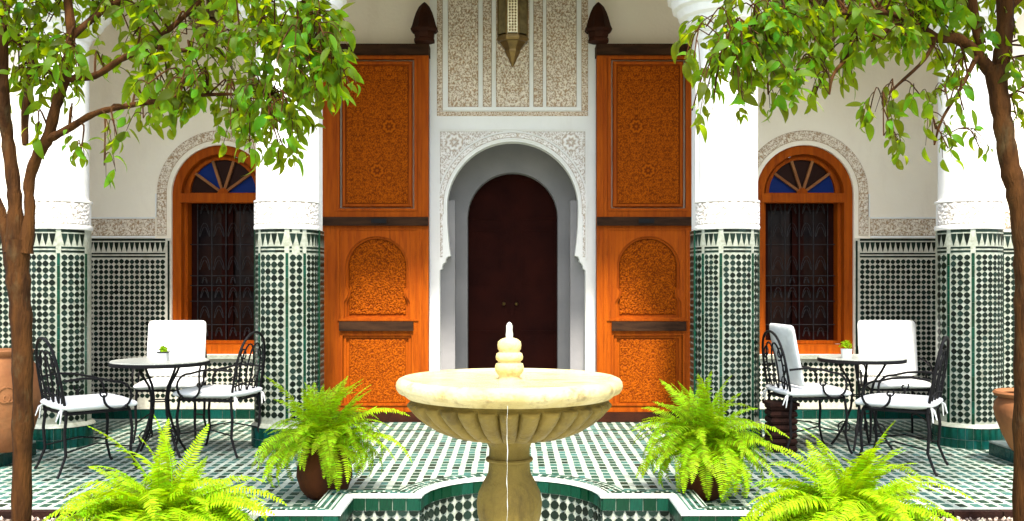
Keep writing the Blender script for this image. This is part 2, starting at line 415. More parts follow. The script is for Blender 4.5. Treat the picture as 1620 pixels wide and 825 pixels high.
# riser: course of green tiles, then octagons
unit_green = MB().box(-.5, .5, -.008, .004, -.036, .036).mesh('tile', 'tile_green')
unit_oct = MB().tile(octa(0, 0, 1, 8, 0, .06)[::-1], lambda u, v, h: Vector((u, -h, v)), -.1, .16).mesh('tile', 'tile_dark')
unit_half = MB().tile([(-.98,0),(-.7,-.7),(0,-1),(.7,-.7),(.98,0)][::-1], lambda u, v, h: Vector((u, -h, v)), -.1, .16).mesh('tile', 'tile_dark')
q = offset(PO, .0)
band = MB()
segs = [(Vector(PO[i]), Vector(PO[(i+1) % len(PO)])) for i in range(len(PO))]
def merge_runs():
    run = []; cur = []
    for a, b in segs:
        if (b-a).length > .25:
            if cur: run.append(cur); cur = []
            run.append([(a, b)])
        else: cur.append((a, b))
    if cur: run.append(cur)
    return run
def along(run, d):
    for a, b in run:
        L_ = (b-a).length
        if d <= L_+1e-9:
            e = (b-a)/L_; return a+e*d, e
        d -= L_
    a, b = run[-1]; return b, (b-a).normalized()
for run in merge_runs():
    tot = sum((b-a).length for a, b in run)
    if max(max(a.y, b.y) for a, b in run) < 4.9: continue
    n = max(1, int(round(tot/.085)))
    for k in range(n):
        p, e = along(run, tot*(k+.5)/n)
        R = Matrix.Translation((p.x, p.y, RZ-.052)) @ Matrix.Rotation(math.atan2(e.y, e.x), 4, 'Z') @ Matrix.Diagonal((tot/n-.004, 1, 1, 1))
        link('tile', unit_green, pool, mw=R)
    n = max(1, int(round(tot/.066))); pt = tot/n
    for row in range(4):
        for k in range(n):
            p, e = along(run, tot*(k+.5)/n); r = pt*.455
            R = Matrix.Translation((p.x, p.y, RZ-.094-row*pt)) @ Matrix.Rotation(math.atan2(e.y, e.x), 4, 'Z') @ Matrix.Diagonal((r, r, r, 1))
            link('tile', unit_half if row == 0 else unit_oct, pool, mw=R)

# ------------------------------------------------------------------ gallery wall with two windows
WY = 9.89; KW = WY/F
def wx(px): return (px-CX)*KW
def wz(py): return HC-(py-CY)*KW
wall = thing('gallery_wall', 'long cream plaster wall of the gallery with green mosaic wainscot and two arched windows', 'wall', (0, WY, 0))
def local(o): return o
WC, WR, WSP, WBOT = 2.933, .491, 2.257, .646
holes = [[(x, z) for x, z in arch_pts(s_*WC, WSP, WR, WBOT)] for s_ in (-1, 1)]
portal_hole = [(-.80, .001), (-.80, 4.39), (.80, 4.39), (.80, .001)]
out = [(-6.5, 0), (-.80, 0), (-.80, 4.5), (.80, 4.5), (.80, 0), (6.5, 0), (6.5, 4.8), (-6.5, 4.8)]
MB().plate(out, holes, 0, .42).obj('plaster_face', 'plaster', wall)
# tiled wainscot panels: white ground with dark pieces
wd = MB(); mfw = lambda u, v, h: Vector((u, -h, v))
for s_ in (-1, 1):
    ux = [(WC+WR+.004, 5.9), (1.0, WC-WR-.004)]
    for (a, b) in ux:
        x0, x1 = sorted((s_*a, s_*b))
        MB().box(x0, x1, -.012, .003, .10, ZT+.004).obj('tile_field', 'tile_wall', wall)
        band_tiles(wd, mfw, x0+.05, x1-.02 if s_ > 0 else x1-.05, ZT, PITCH, .010, .0145, minz=.16)
        for e_ in (x0+.018, x1-.018):
            wd.box(e_-.010, e_+.010, -.0148, -.010, .12, ZT-.02)
    x0, x1 = s_*WC-WR-.002, s_*WC+WR+.002
    MB().box(x0, x1, -.012, .003, .10, WBOT-.045).obj('tile_field', 'tile_wall', wall)
    n = int((x1-x0)/PITCH); z = WBOT-.10
    while z > .16:
        for i in range(n): wd.tile(octa(x0+(i+.5)*(x1-x0)/n+jit(), z+jit(), PITCH*.46, 8, jit()*40, .12), mfw, .010, .0145)
        z -= PITCH
    MB().box(x0-.02, x1+.02, -.055, .05, WBOT-.042, WBOT-.004).obj('window_sill', 'tile_white', wall)
wd.obj('dark_tile', 'tile_dark', wall, kind='stuff', fix=False)
sk = MB().box(-.5, .5, -.022, .002, 0, .088).mesh('tile', 'tile_teal')
for s_ in (-1, 1):
    n = 36; a, b = 1.0, 5.9
    for k in range(n):
        xm = s_*(a+(b-a)*(k+.5)/n)
        link('tile', sk, wall, mw=Matrix.Translation((xm, 0, .004)) @ Matrix.Diagonal(((b-a)/n-.005, 1, 1, 1)))
# carved stucco: horizontal band and surround of each window
for s_ in (-1, 1):
    c = s_*WC
    for a, b in ((WR+.16, 5.9-WC), (-1.95, -WR-.16)):
        x0, x1 = sorted((c+s_*a, c+s_*b))
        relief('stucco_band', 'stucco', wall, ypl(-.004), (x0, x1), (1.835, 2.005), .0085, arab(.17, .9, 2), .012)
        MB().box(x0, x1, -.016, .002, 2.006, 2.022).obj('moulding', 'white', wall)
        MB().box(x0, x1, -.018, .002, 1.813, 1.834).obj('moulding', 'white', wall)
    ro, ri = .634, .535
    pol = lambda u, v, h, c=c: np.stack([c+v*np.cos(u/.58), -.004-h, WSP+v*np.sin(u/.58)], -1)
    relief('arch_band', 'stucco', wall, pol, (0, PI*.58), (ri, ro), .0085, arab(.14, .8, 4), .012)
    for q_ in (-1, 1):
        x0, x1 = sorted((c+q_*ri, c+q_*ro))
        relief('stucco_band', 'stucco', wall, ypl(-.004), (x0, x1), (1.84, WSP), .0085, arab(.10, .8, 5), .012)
        MB().box(min(c+q_*(ro+.001), c+q_*(ro+.014)), max(c+q_*(ro+.001), c+q_*(ro+.014)), -.015, .002, 2.024, WSP).obj('moulding', 'white', wall)
def build_window(s_):
    c = s_*WC
    win = MB().box(c-.40, c+.40, .30, .33, WBOT+.02, WSP+.40).obj('window', 'glass', wall)
    Wp = lambda n, r: arch_pts(c, WSP, r, n)
    fo = arch_pts(c, WSP, WR-.002, WBOT+.002); fi = arch_pts(c, WSP, WR-.088, WBOT+.095)
    MB().plate(fo, [fi], .035, .16).obj('frame', 'wood', win)
    MB().plate(arch_pts(c, WSP, WR-.09, WBOT+.10), [arch_pts(c, WSP, WR-.125, WBOT+.13)], .12, .26).obj('frame', 'wood', win)
    MB().box(c-.43, c+.43, .028, .15, WSP-.085, WSP+.008).obj('transom', 'wood', win)
    hub = (c, WSP+.012)
    # fan light: hub, four spokes, five panes
    MB().plate([(hub[0]+.055*math.cos(PI*i/12), hub[1]+.055*math.sin(PI*i/12)) for i in range(13)], (), .09, .13).obj('fan_hub', 'wood', win)
    MB().plate(arch_pts(c, WSP+.01, .372, WSP+.0095)[1:-1], [arch_pts(c, WSP+.02, .335, WSP+.02)[1:-1]], .10, .14).obj('fan_rim', 'wood', win)
    for a in (36, 72, 108, 144):
        a = math.radians(a); T = Matrix.Translation((hub[0], 0, hub[1])) @ Matrix.Rotation(-a, 4, 'Y')
        MB().box(.05, .345, .095, .128, -.013, .013, T).obj('spoke', 'terracotta_pale', win)
    cols = {1: ['blue_glass', 'red_glass', 'red_glass', 'red_glass', 'blue_glass'], -1: ['blue_glass', 'red_glass', 'red_glass', 'blue_glass', 'red_glass']}[s_]
    for k in range(5):
        a0, a1 = math.radians(36*k), math.radians(36*k+36); m = 6
        pts = [(hub[0]+.05*math.cos(a0), hub[1]+.05*math.sin(a0))]+[(hub[0]+.345*math.cos(a0+(a1-a0)*i/m), hub[1]+.345*math.sin(a0+(a1-a0)*i/m)) for i in range(m+1)]+[(hub[0]+.05*math.cos(a1), hub[1]+.05*math.sin(a1))]
        MB().plate(pts, (), .14, .15).obj('pane', cols[k], win)
    # casements behind the grille
    zt, zb = WSP-.085, WBOT+.13
    for q_ in (-1, 1):
        x0, x1 = sorted((c+q_*.004, c+q_*.365))
        MB().plate(rect(x0, x1, zb, zt), [rect(x0+.055, x1-.055, zb+.09, zb+.50), rect(x0+.055, x1-.055, zb+.55, zt-.06)], .245, .285).obj('casement', 'door_dark', win)
    # wrought iron grille
    for z in (.16, .40, .56, .66, .98): 
        MB().tube([(c-.37, .20, zb+z), (c+.37, .20, zb+z)], .005, 6).obj('grille_bar', 'grille_iron', win)
    for x in (-.29, -.145, 0, .145, .29):
        MB().tube([(c+x, .20, zb), (c+x, .20, zt)], .006, 6).obj('grille_bar', 'grille_iron', win)
    for x in (-.218, -.0725, .0725, .218):
        for z, r in ((.48, .06), (.08, .05), (.28, .07), (.61, .035), (.78, .08), (1.12, .08), (1.34, .06)):
            for q_ in (-1, 1):
                pts = [(c+x+q_*(.004+r*.9*math.sin(t*.5)*(1-t/9)), .20, zb+z+r*math.cos(t)*(1-t/12)) for t in np.linspace(0, 6.0, 14)]
                MB().tube(pts, .004, 5).obj('grille_scroll', 'grille_iron', win, smooth=60)
    return win
build_window(-1); build_window(1)

# ------------------------------------------------------------------ portal
PY = 9.85
portal = thing('portal', 'white arched plaster portal with carved stucco panels between the two orange doors', 'portal', (0, 0, 0))
R0, ZC = .657, 2.12
side = [(.657-.035*((t)/.486)**2, ZC-t) for t in np.linspace(.06, .486, 7)]+[(.655,1.625),(.668,1.60),(.668,1.575),(.69,1.56),(.705,1.53),(.705,1.505),(.729,1.49),(.729,.002)]
hole = [(-x, z) for x, z in side][::-1]+[(R0*math.cos(PI-PI*i/36), ZC+R0*math.sin(PI*i/36)) for i in range(37)]+side
front = [(-.829,0),(-.7292,0)]+[(x, z) for x, z in hole if z > .01][0:]+[(.7292,0),(.829,0),(.829,4.74),(-.829,4.74)]
MB().plate(front, (), PY, PY+.16).obj('plaster_face', 'white', portal)
# passage behind
for q_ in (-1, 1):
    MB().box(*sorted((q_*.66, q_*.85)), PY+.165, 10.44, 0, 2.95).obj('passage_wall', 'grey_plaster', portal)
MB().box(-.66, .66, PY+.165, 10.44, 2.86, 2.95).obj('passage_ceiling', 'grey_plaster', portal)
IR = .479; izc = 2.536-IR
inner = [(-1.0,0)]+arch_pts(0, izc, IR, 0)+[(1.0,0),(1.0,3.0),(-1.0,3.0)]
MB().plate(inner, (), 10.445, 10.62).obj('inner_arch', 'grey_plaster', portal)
for q_ in (-1, 1):
    MB().box(*sorted((q_*.585, q_*.66)), PY+.165, PY+.24, 0, 2.2).obj('jamb_moulding', 'grey_plaster', portal)
# carved spandrel
def keep_sp(u, v):
    r = np.hypot(u, v-ZC); up = v >= ZC
    return (up & (r > R0+.10)) | (~up & (np.abs(u) > .70))
rs = [(-.583, 2.767), (.583, 2.767)]
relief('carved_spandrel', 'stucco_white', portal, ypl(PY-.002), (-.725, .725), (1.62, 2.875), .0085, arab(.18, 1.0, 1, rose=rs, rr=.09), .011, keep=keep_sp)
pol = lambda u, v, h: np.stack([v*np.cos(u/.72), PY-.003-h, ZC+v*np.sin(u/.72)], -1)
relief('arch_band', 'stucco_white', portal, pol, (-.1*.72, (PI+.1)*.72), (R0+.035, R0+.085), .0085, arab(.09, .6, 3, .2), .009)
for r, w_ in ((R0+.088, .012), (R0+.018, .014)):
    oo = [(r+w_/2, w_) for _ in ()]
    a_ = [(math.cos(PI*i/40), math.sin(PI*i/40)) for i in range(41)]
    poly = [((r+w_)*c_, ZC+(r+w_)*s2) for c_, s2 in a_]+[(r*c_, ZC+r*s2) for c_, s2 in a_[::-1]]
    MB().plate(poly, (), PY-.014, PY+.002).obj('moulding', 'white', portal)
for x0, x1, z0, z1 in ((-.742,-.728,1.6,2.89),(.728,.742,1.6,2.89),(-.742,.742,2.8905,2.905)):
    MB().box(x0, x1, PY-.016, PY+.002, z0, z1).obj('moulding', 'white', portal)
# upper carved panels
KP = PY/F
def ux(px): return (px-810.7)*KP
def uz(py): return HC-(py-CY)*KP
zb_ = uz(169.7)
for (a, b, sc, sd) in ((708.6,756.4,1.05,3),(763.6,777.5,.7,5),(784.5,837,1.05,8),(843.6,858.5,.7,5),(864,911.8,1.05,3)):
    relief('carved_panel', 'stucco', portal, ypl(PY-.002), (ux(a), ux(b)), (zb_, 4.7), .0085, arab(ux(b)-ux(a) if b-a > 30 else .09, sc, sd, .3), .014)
for (a, b) in ((700.5,707.9),(757,763),(778,784),(837.6,843),(859,863.5),(912.4,919)):
    MB().box(ux(a), ux(b), PY-.019, PY+.002, zb_-.001, 4.7).obj('panel_frame', 'white', portal)
MB().box(ux(700.5), ux(919), PY-.019, PY+.002, uz(176)+.002, zb_-.002).obj('panel_frame', 'white', portal)
relief('border_band', 'stucco', portal, ypl(PY-.002), (ux(691), ux(930)), (uz(184), uz(177)), .0075, arab(.05, .55, 2, .35), .01)
for a, b in ((691,700),(919.6,930)):
    relief('border_band', 'stucco', portal, ypl(PY-.002), (ux(a), ux(b)), (uz(176.5), 4.7), .0075, arab(.05, .55, 2, .35), .01)
# dark double door at the end of the passage
idr = thing('double_door', 'dark brown double door with two pale round knobs inside the arched passage', 'door', (0, 10.66, 0))
MB().box(-.022, .022, -.012, -.001, .01, 2.6).obj('meeting_stile', 'door_dark', idr)
for q_ in (-1, 1):
    x0, x1 = sorted((q_*.003, q_*.60))
    lf = MB().box(x0, x1, 0, .05, .01, 2.7).obj('door_leaf', 'door_dark', idr)
    for z0, z1 in ((.15, .85), (1.35, 1.95), (2.05, 2.5)):
        MB().plate(rect(x0+.09, x1-.12, z0, z1), [rect(x0+.115, x1-.145, z0+.025, z1-.025)], -.014, .001).obj('door_moulding', 'door_dark', lf)
    kx = (797 if q_ < 0 else 817); kp = P(kx, 481, 10.60)
    MB().lathe([(.006,-.0),(.006,.02),(.018,.03),(.020,.042),(.012,.055),(.001,.058)], n=12).obj('door_knob', 'brass', lf, smooth=60).matrix_local = Matrix.Translation((kp.x, 0, kp.z)) @ Matrix.Rotation(PI/2, 4, 'X')
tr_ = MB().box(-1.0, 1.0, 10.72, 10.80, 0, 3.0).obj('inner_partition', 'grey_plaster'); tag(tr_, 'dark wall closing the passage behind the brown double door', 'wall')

# ------------------------------------------------------------------ big carved doors
DY = 9.66; KD = DY/F
def dx(px): return (px-810.7)*KD
def dz(py): return HC-(py-CY)*KD
def plate_obj(name, m, parent, outer, holes, y0, y1, s_): 
    o = [(s_*x, z) for x, z in outer]; h = [[(s_*x, z) for x, z in q_] for q_ in holes]
    return MB().plate(o, h, y0, y1).obj(name, m, parent)
def rp(a, b, c, d): return [(dx(a), dz(d)), (dx(b), dz(d)), (dx(b), dz(c)), (dx(a), dz(c))]
def build_door(s_, label):          # drawn in the left door's pixels, mirrored for the right one
    d = thing('carved_door', label, 'door', (0, 0, 0), 0, 'tall orange carved doors beside the portal')
    s2 = 1 if s_ < 0 else -1
    # leaf: board with three openings, each filled by a carved panel
    L0, L1 = 508, 677.5
    arch = []
    ac, ar, asz = dx(596), dx(646)-dx(596), dz(424)
    lo = dz(503)
    arch = [(dx(544), lo), (dx(544), dz(478)), (dx(549), dz(470)), (dx(551), dz(462)), (dx(546), dz(455)), (dx(546), dz(440))]
    arch += [(ac-ar*math.cos(PI*i/18), asz+ar*1.0*math.sin(PI*i/18)) for i in range(0, 19)]
    arch += [(2*ac-x, z) for x, z in arch[:6]][::-1]
    up = rp(536, 656, 93, 331); low = rp(541, 652, 530, 640)
    plate_obj('door_frame', 'wood', d, rp(L0, L1, 88, 652), [up, arch, low], DY, DY+.07, s2)
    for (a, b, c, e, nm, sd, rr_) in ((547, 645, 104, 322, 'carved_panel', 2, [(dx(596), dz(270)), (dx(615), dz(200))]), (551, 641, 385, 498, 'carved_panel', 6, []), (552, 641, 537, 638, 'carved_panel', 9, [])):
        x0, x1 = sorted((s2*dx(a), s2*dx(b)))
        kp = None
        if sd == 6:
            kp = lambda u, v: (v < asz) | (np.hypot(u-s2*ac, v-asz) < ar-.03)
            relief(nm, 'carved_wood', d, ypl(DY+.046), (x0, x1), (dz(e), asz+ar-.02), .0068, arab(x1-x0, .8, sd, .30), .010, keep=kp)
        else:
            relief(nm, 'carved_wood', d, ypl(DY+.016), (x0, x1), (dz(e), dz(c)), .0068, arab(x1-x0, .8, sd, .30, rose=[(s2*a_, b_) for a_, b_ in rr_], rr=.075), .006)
    plate_obj('panel_board', 'wood', d, rp(540, 652, 96, 328), [], DY+.030, DY+.055, s2)
    plate_obj('panel_board', 'wood', d, rp(542, 650, 372, 504), [], DY+.052, DY+.066, s2)
    plate_obj('panel_board', 'wood', d, rp(542, 651, 531, 639), [], DY+.030, DY+.055, s2)
    for (a, b, c, e) in ((536, 656, 93, 331), (536, 660, 362, 506), (541, 652, 530, 640)):
        plate_obj('moulding', 'wood', d, rp(a-4, b+4, c-3, e+3) if a == 536 and c == 93 else rp(a-3, b+3, c-2 if c != 362 else c, e+2), [rp(a+1, b-1, c+1, e-1)] if c != 362 else [rp(a+.5, b-.5, c+2, e-1)], DY-.012, DY+.001, s2)
    plate_obj('moulding', 'wood', d, rp(542, 650, 98, 326), [rp(545.5, 646.5, 102, 323)], DY+.008, DY+.031, s2)
    plate_obj('moulding', 'wood', d, rp(543, 650, 532, 639.5), [rp(547, 646, 535.5, 638)], DY+.008, DY+.031, s2)
    # raised rim that follows the arch
    rim = [(dx(544)-.002, lo)]+[p for p in arch[1:-1]]
    ino = [((x-ac)*.93+ac, (z-asz)*.93+asz if z > asz else z) for x, z in arch]
    plate_obj('arch_rim', 'wood', d, [((x-ac)*.999+ac, z-.001) for x, z in arch], [[(x, z+.006) if z < lo+.01 else (x, z) for x, z in ino]], DY+.020, DY+.051, s2)
    plate_obj('hinge_stile', 'wood', d, rp(661.5, 666.5, 92, 648), [], DY-.010, DY+.001, s2)
    plate_obj('crossbar', 'wood_dark', d, rp(511, 677.5, 344, 357.5), [], DY-.045, DY+.002, s2)
    plate_obj('crossbar', 'wood_dark', d, rp(537, 654, 509, 523.5), [], DY-.040, DY+.002, s2)
    plate_obj('bolt', 'iron', d, rp(588, 612, 347, 354), [], DY-.060, DY-.044, s2)
    plate_obj('head_beam', 'wood_dark', d, rp(505, 678.5, 70.5, 87.5), [], DY-.03, DY+.16, s2)
    plate_obj('threshold', 'wood_brown', d, rp(505, 679, 652.5, 667.5), [], DY-.03, DY+.16, s2)
    return d
build_door(-1, 'tall orange carved wooden door standing left of the white portal')
build_door(1, 'tall orange carved wooden door standing right of the white portal')
def bracket(px, label):
    p = P(px, 36, 9.55)
    t = thing('door_pivot', label, 'pivot bracket', (p.x, 9.58, p.z), 0, 'pointed wooden pivots above the doors')
    k = 9.58/F
    pr = [(q_[0]*1.1, q_[1]) for q_ in [(.001, 34), (3.5, 31), (8.5, 25), (13, 15), (16, 5), (18.5, -5), (21, -11), (19.5, -13), (17.5, -15)]]
    MB().lathe([(r*k, z*k) for r, z in pr], n=8, a0=PI/8, a1=2*PI+PI/8).obj('pointed_cap', 'wood_brown', t, smooth=25)
    MB().lathe([(17*k, -15*k), (16.5*k, -20*k), (15.5*k, -24*k), (17*k, -26*k), (17*k, -30*k), (.001, -30*k)], n=8, a0=PI/8, a1=2*PI+PI/8).obj('socket', 'wood_brown', t, smooth=25)
bracket(671, 'pointed dark wooden door pivot above the left carved door'); bracket(947, 'pointed dark wooden door pivot above the right carved door')

# ------------------------------------------------------------------ columns
CD, CR = 8.33, .264
def make_column(X, label, strips, s_out):
    t = thing('column', label, 'column', (X, CD, 0), 0, 'four round mosaic columns of the gallery')
    inner = abs(X) < 3; hw_, pd = (.262, .20) if inner else (.15, .22)
    MB().box(-hw_, hw_, .004, pd, 0, 3.94).obj('pier', 'white', t)
    MB().lathe([(CR-.004, .18), (CR-.004, ZT+.004)], n=64).obj('tile_field', 'tile_white', t, smooth=60)
    mf0 = cylmap(0, 0, CR-.004)
    mf = lambda u, v, h: Vector(mf0(np.float64(u), np.float64(v), h))
    n = 32; p = 2*PI*(CR-.004)/n; dk = MB()
    st = [math.radians(a)*CR for a in strips]
    near = lambda u: any(abs(u-s1) < .030 for s1 in st)
    cuts = [-PI*.53*CR]+st+[PI*.53*CR]
    for a, b in zip(cuts[:-1], cuts[1:]):
        aa = a+.020; bb = b-.020
        if bb-aa < .05: continue
        band_tiles(dk, mf, aa, bb, ZT-.004, p, -.001, .0035, minz=.20)
    # side faces of the pier carry the same wainscot
    for q_ in (-1, 1):
        if not inner: break
        MB().box(*sorted((q_*.263, q_*.275)), .02, .20, .10, ZT).obj('tile_field', 'tile_white', t)
        band_tiles(dk, (lambda u, v, h, q_=q_: Vector((q_*(.274+h), u, v))), .03, .19, ZT-.004, p, 0, .004, minz=.16)
        MB().box(*sorted((q_*.263, q_*.278)), .004, .0195, .10, ZT).obj('tile_strip', 'tile_green', t)
    dk.obj('dark_tile', 'tile_dark', t, kind='stuff', fix=False)
    for s1 in st:
        m = 14; zs = np.linspace(.185, ZT-.2, m+1)
        for k in range(m):
            MB().tile([(s1-.011, zs[k]+.001), (s1+.011, zs[k]+.001), (s1+.011, zs[k+1]-.001), (s1-.011, zs[k+1]-.001)], mf, -.002, .006).obj('tile', 'tile_green', t)
    relief('stucco_band', 'stucco_white', t, (lambda u, v, h: cylmap(0, 0, CR-.002)(u, v, h)), (-PI*.5*CR, PI*.5*CR), (1.845, 2.03), .0085, arab(.16, .85, 3, .25), .008)
    MB().lathe([(CR-.006, 1.80), (CR+.006, 1.808), (CR+.010, 1.825), (CR+.004, 1.844), (CR-.006, 1.845)], n=64).obj('moulding', 'white', t, smooth=40)
    MB().lathe([(CR-.006, 1.845), (CR-.006, 2.031), (CR+.008, 2.034), (CR+.008, 2.048), (CR-.02, 2.058), (CR-.022, 3.40)], n=64).obj('shaft', 'white', t, smooth=40)
    # scalloped capital flaring under the beam
    MB().lathe([(.242,3.38),(.262,3.40),(.268,3.44),(.30,3.46),(.315,3.50),(.35,3.52),(.365,3.57),(.40,3.59),(.42,3.645),(.455,3.665),(.47,3.73),(.50,3.75),(.50,3.948)], n=48, rad=lambda r, z, a: r*(1+.012*math.cos(a*16))).obj('capital', 'white', t, smooth=30)
    # plinth of green tiles in two courses
    pr = .292
    MB().lathe([(.27, 0), (pr-.006, 0), (pr-.006, .170), (pr-.012, .182), (.262, .200)], n=64).obj('plinth', 'grout', t, smooth=30)
    MB().box(-hw_-.02, hw_+.02, .02, pd+.015, 0, .10).obj('plinth_block', 'tile_teal', t)
    cm0 = cylmap(0, 0, pr-.005)
    cm = lambda u, v, h: Vector(cm0(np.float64(u), np.float64(v), h))
    nt_ = 15; w_ = PI*pr/nt_
    for row, (z0, z1) in enumerate(((.003, .070), (.074, .168))):
        me = MB()
        sub = 3
        for i in range(sub):
            a = -w_/2+.002+(w_-.004)*i/sub; b = -w_/2+.002+(w_-.004)*(i+1)/sub
            me.tile([(a, z0), (b, z0), (b, z1), (a, z1)], cm, -.004, .005)
        me = me.mesh('tile', 'tile_teal')
        for k in range(nt_+2):
            ang = ((k+.5)*w_)/pr-PI/2-w_/pr
            link('tile', me, t, mw=Matrix.Rotation(ang, 4, 'Z'))
    MB().lathe([(pr-.007, .168), (pr+.003, .170), (pr-.004, .184), (.262, .203)], n=64).obj('plinth_cap', 'tile_white', t, smooth=30)
    return t
def ang(px, cpx, r): return math.degrees(math.asin(max(-.97, min(.97, (px-cpx)/r))))
make_column(-3.84, 'leftmost mosaic column, behind the left tree trunk', [ang(56,92,56), ang(115.6,92,56), 78], -1)
make_column(-1.906, 'mosaic column between the left window and the left orange door', [ang(418,454,51), ang(465,454,51), ang(490,454,51)], -1)
make_column(1.81, 'mosaic column between the right orange door and the right window', [ang(1107,1150,50), ang(1131,1150,50), ang(1182,1150,50)], 1)
make_column(3.855, 'rightmost mosaic column, beside the right tree trunk', [-60, ang(1516,1533,56), ang(1583,1533,56)], 1)
# side wing walls beyond the outer columns
for s_ in (-1, 1):
    t = thing('wing_wall', 'white plaster wall with mosaic wainscot beyond the %s column' % ('leftmost' if s_ < 0 else 'rightmost'), 'wall', (0, 0, 0))
    x0, x1 = sorted((s_*4.05, s_*6.4))
    MB().box(x0, x1, 8.56, 8.8, 0, 3.94).obj('plaster_face', 'plaster', t)
    MB().box(x0, x1, 8.547, 8.558, .1, ZT).obj('tile_field', 'tile_white', t)
    dk = MB(); band_tiles(dk, lambda u, v, h: Vector((u, 8.548-h, v)), x0+.01, x0+.01+1.23 if s_ > 0 else x1-.01, ZT-.004, PITCH, 0, .004, minz=.12) if s_ > 0 else band_tiles(dk, lambda u, v, h: Vector((u, 8.548-h, v)), x1-1.24, x1-.01, ZT-.004, PITCH, 0, .004, minz=.12)
    dk.obj('dark_tile', 'tile_dark', t, kind='stuff', fix=False)
    a, b = (x0+.01, x0+1.2) if s_ > 0 else (x1-1.2, x1-.01)
    relief('stucco_band', 'stucco', t, ypl(8.556), (a, b), (1.835, 2.0), .0085, arab(.17, .9, 2), .012)
# gallery ceiling and beam over the columns, upper storey
up_ = thing('upper_storey', 'white beam and gallery ceiling carried by the four columns', 'upper storey', (0, 0, 0))
MB().box(-6.5, 6.5, 8.08, 8.84, 3.95, 5.6).obj('beam', 'white', up_)
MB().box(-6.5, 6.5, 8.85, 11.0, 4.75, 4.9).obj('ceiling', 'plaster', up_)

# low green tiled steps with big jars
def step(s_, label):
    t = thing('tiled_step', label, 'step', (0, 0, 0))
    x0, x1 = sorted((s_*3.77, s_*5.2))
    MB().box(x0+.006, x1-.006, 6.60, 7.80, 0, .100).obj('step_core', 'grout', t)
    MB().box(x0+.001, x1-.001, 6.595, 7.80, .101, .113).obj('step_top', 'floor_white', t)
    n = 14
    me = MB().box(-.004, .008, -.5, .5, 0, .092).mesh('tile', 'tile_teal')
    for k in range(n):
        y = 6.6+1.2*(k+.5)/n
        link('tile', me, t, mw=Matrix.Translation((s_*3.77, y, .004)) @ Matrix.Diagonal((s_, 1.2/n-.004, 1, 1)))
    me2 = MB().box(-.5, .5, -.004, .008, 0, .092).mesh('tile', 'tile_teal')
    for y in (6.6, 7.803):
        for k in range(16): link('tile', me2, t, mw=Matrix.Translation((x0+(x1-x0)*(k+.5)/16, y-.002, .004)) @ Matrix.Diagonal(((x1-x0)/16-.004, 1, 1, 1)))
step(-1, 'low green tiled step under the big jar on the left'); step(1, 'low green tiled step under the jar on the right')
def jar(px, Y, prof, label, scrolls):
    t = thing('terracotta_jar', label, 'jar', ((px-CX)*Y/F, Y, .114))
    MB().lathe(prof, n=40).obj('jar_body', 'terracotta_pale', t, smooth=50)
    if scrolls:
        g = MB()
        for a0 in (-1.75, -1.05, -2.5):
            for sg in (-1, 1):
                pts = []
                for q_ in np.linspace(0, 5.2, 22):
                    r = .07*(1-q_/7); a = a0+sg*(.02+r*math.sin(q_)/.25); z = .42+r*math.cos(q_)
                    rr_ = float(np.interp(z, [p[1] for p in prof[:8]], [p[0] for p in prof[:8]]))+.001
                    pts.append((rr_*math.cos(a), rr_*math.sin(a), z))
                g.tube(pts, .008, 5)
        g.obj('carved_scroll', 'terracotta_pale', t, smooth=60)
    MB().lathe([(.001, prof[-4][1]-.06), (prof[-4][0]-.01, prof[-4][1]-.06)], n=24).obj('soil', 'soil', t)
jar(8, 7.35, [(.13,0),(.15,.02),(.19,.12),(.235,.28),(.25,.40),(.245,.50),(.215,.62),(.17,.69),(.165,.70),(.19,.72),(.195,.745),(.17,.75),(.15,.70)], 'big pale terracotta jar with carved scrolls on the left step behind the tree trunk', True)
jar(1630, 7.3, [(.12,0),(.14,.02),(.19,.12),(.235,.24),(.25,.31),(.24,.36),(.22,.39),(.215,.395),(.22,.40),(.245,.41),(.255,.43),(.24,.445),(.21,.42)], 'terracotta jar on the right step beside the tree trunk', False)

# ------------------------------------------------------------------ fountain
ft = thing('fountain', 'round yellow stone fountain basin on a pedestal in the star shaped pool', 'fountain', (PCX-.005, PCY, 0))
RB = .517
MB().lathe([(.20,-.5),(.20,-.05),(.19,.0),(.19,.05),(.16,.08),(.12,.14),(.115,.18),(.13,.24),(.146,.30),(.150,.35),(.142,.40),(.118,.45),(.098,.485),(.094,.52),(.094,.540),(.106,.543),(.109,.55),(.106,.557),(.094,.560),(.092,.60),(.096,.61),(.105,.63),(.118,.64),(.131,.655),(.131,.68)], n=48).obj('pedestal', 'stone_shaded', ft, smooth=40)
NG = 30
def gad(r, z, a):
    t = max(0, min(1, (r-.14)/.31)); k = min(1, t*4)*(1 if z < .80 else max(0, (.816-z)/.016))**.5
    return r + .060*k*(.3+.7*t)*(abs(math.sin(a*NG/2))**.42-.5)
bowl = [(.130,.662),(.20,.655),(.25,.662),(.31,.686),(.365,.722),(.405,.758),(.432,.790),(.446,.812),(.436,.822),(.440,.833)]
dense = []
for (a, b) in zip(bowl[:-1], bowl[1:]):
    for k in range(4): dense.append((a[0]+(b[0]-a[0])*k/4, a[1]+(b[1]-a[1])*k/4))
dense.append(bowl[-1])
MB().lathe(dense, n=NG*10, rad=gad).obj('bowl', 'stone_shaded', ft, smooth=60)
rim = [(.440,.833),(.468,.838),(.480,.850),(.488,.855),(.505,.862),(.514,.876),(.517,.890),(.514,.906),(.505,.918),(.490,.925),(.474,.924),(.462,.915),(.455,.900),(.44,.86)]
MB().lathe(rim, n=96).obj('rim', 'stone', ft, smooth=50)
MB().lathe([(.001,.915),(.463,.915)], n=64).obj('basin_water', 'basin_water', ft, smooth=60)
kN = 4.515/F
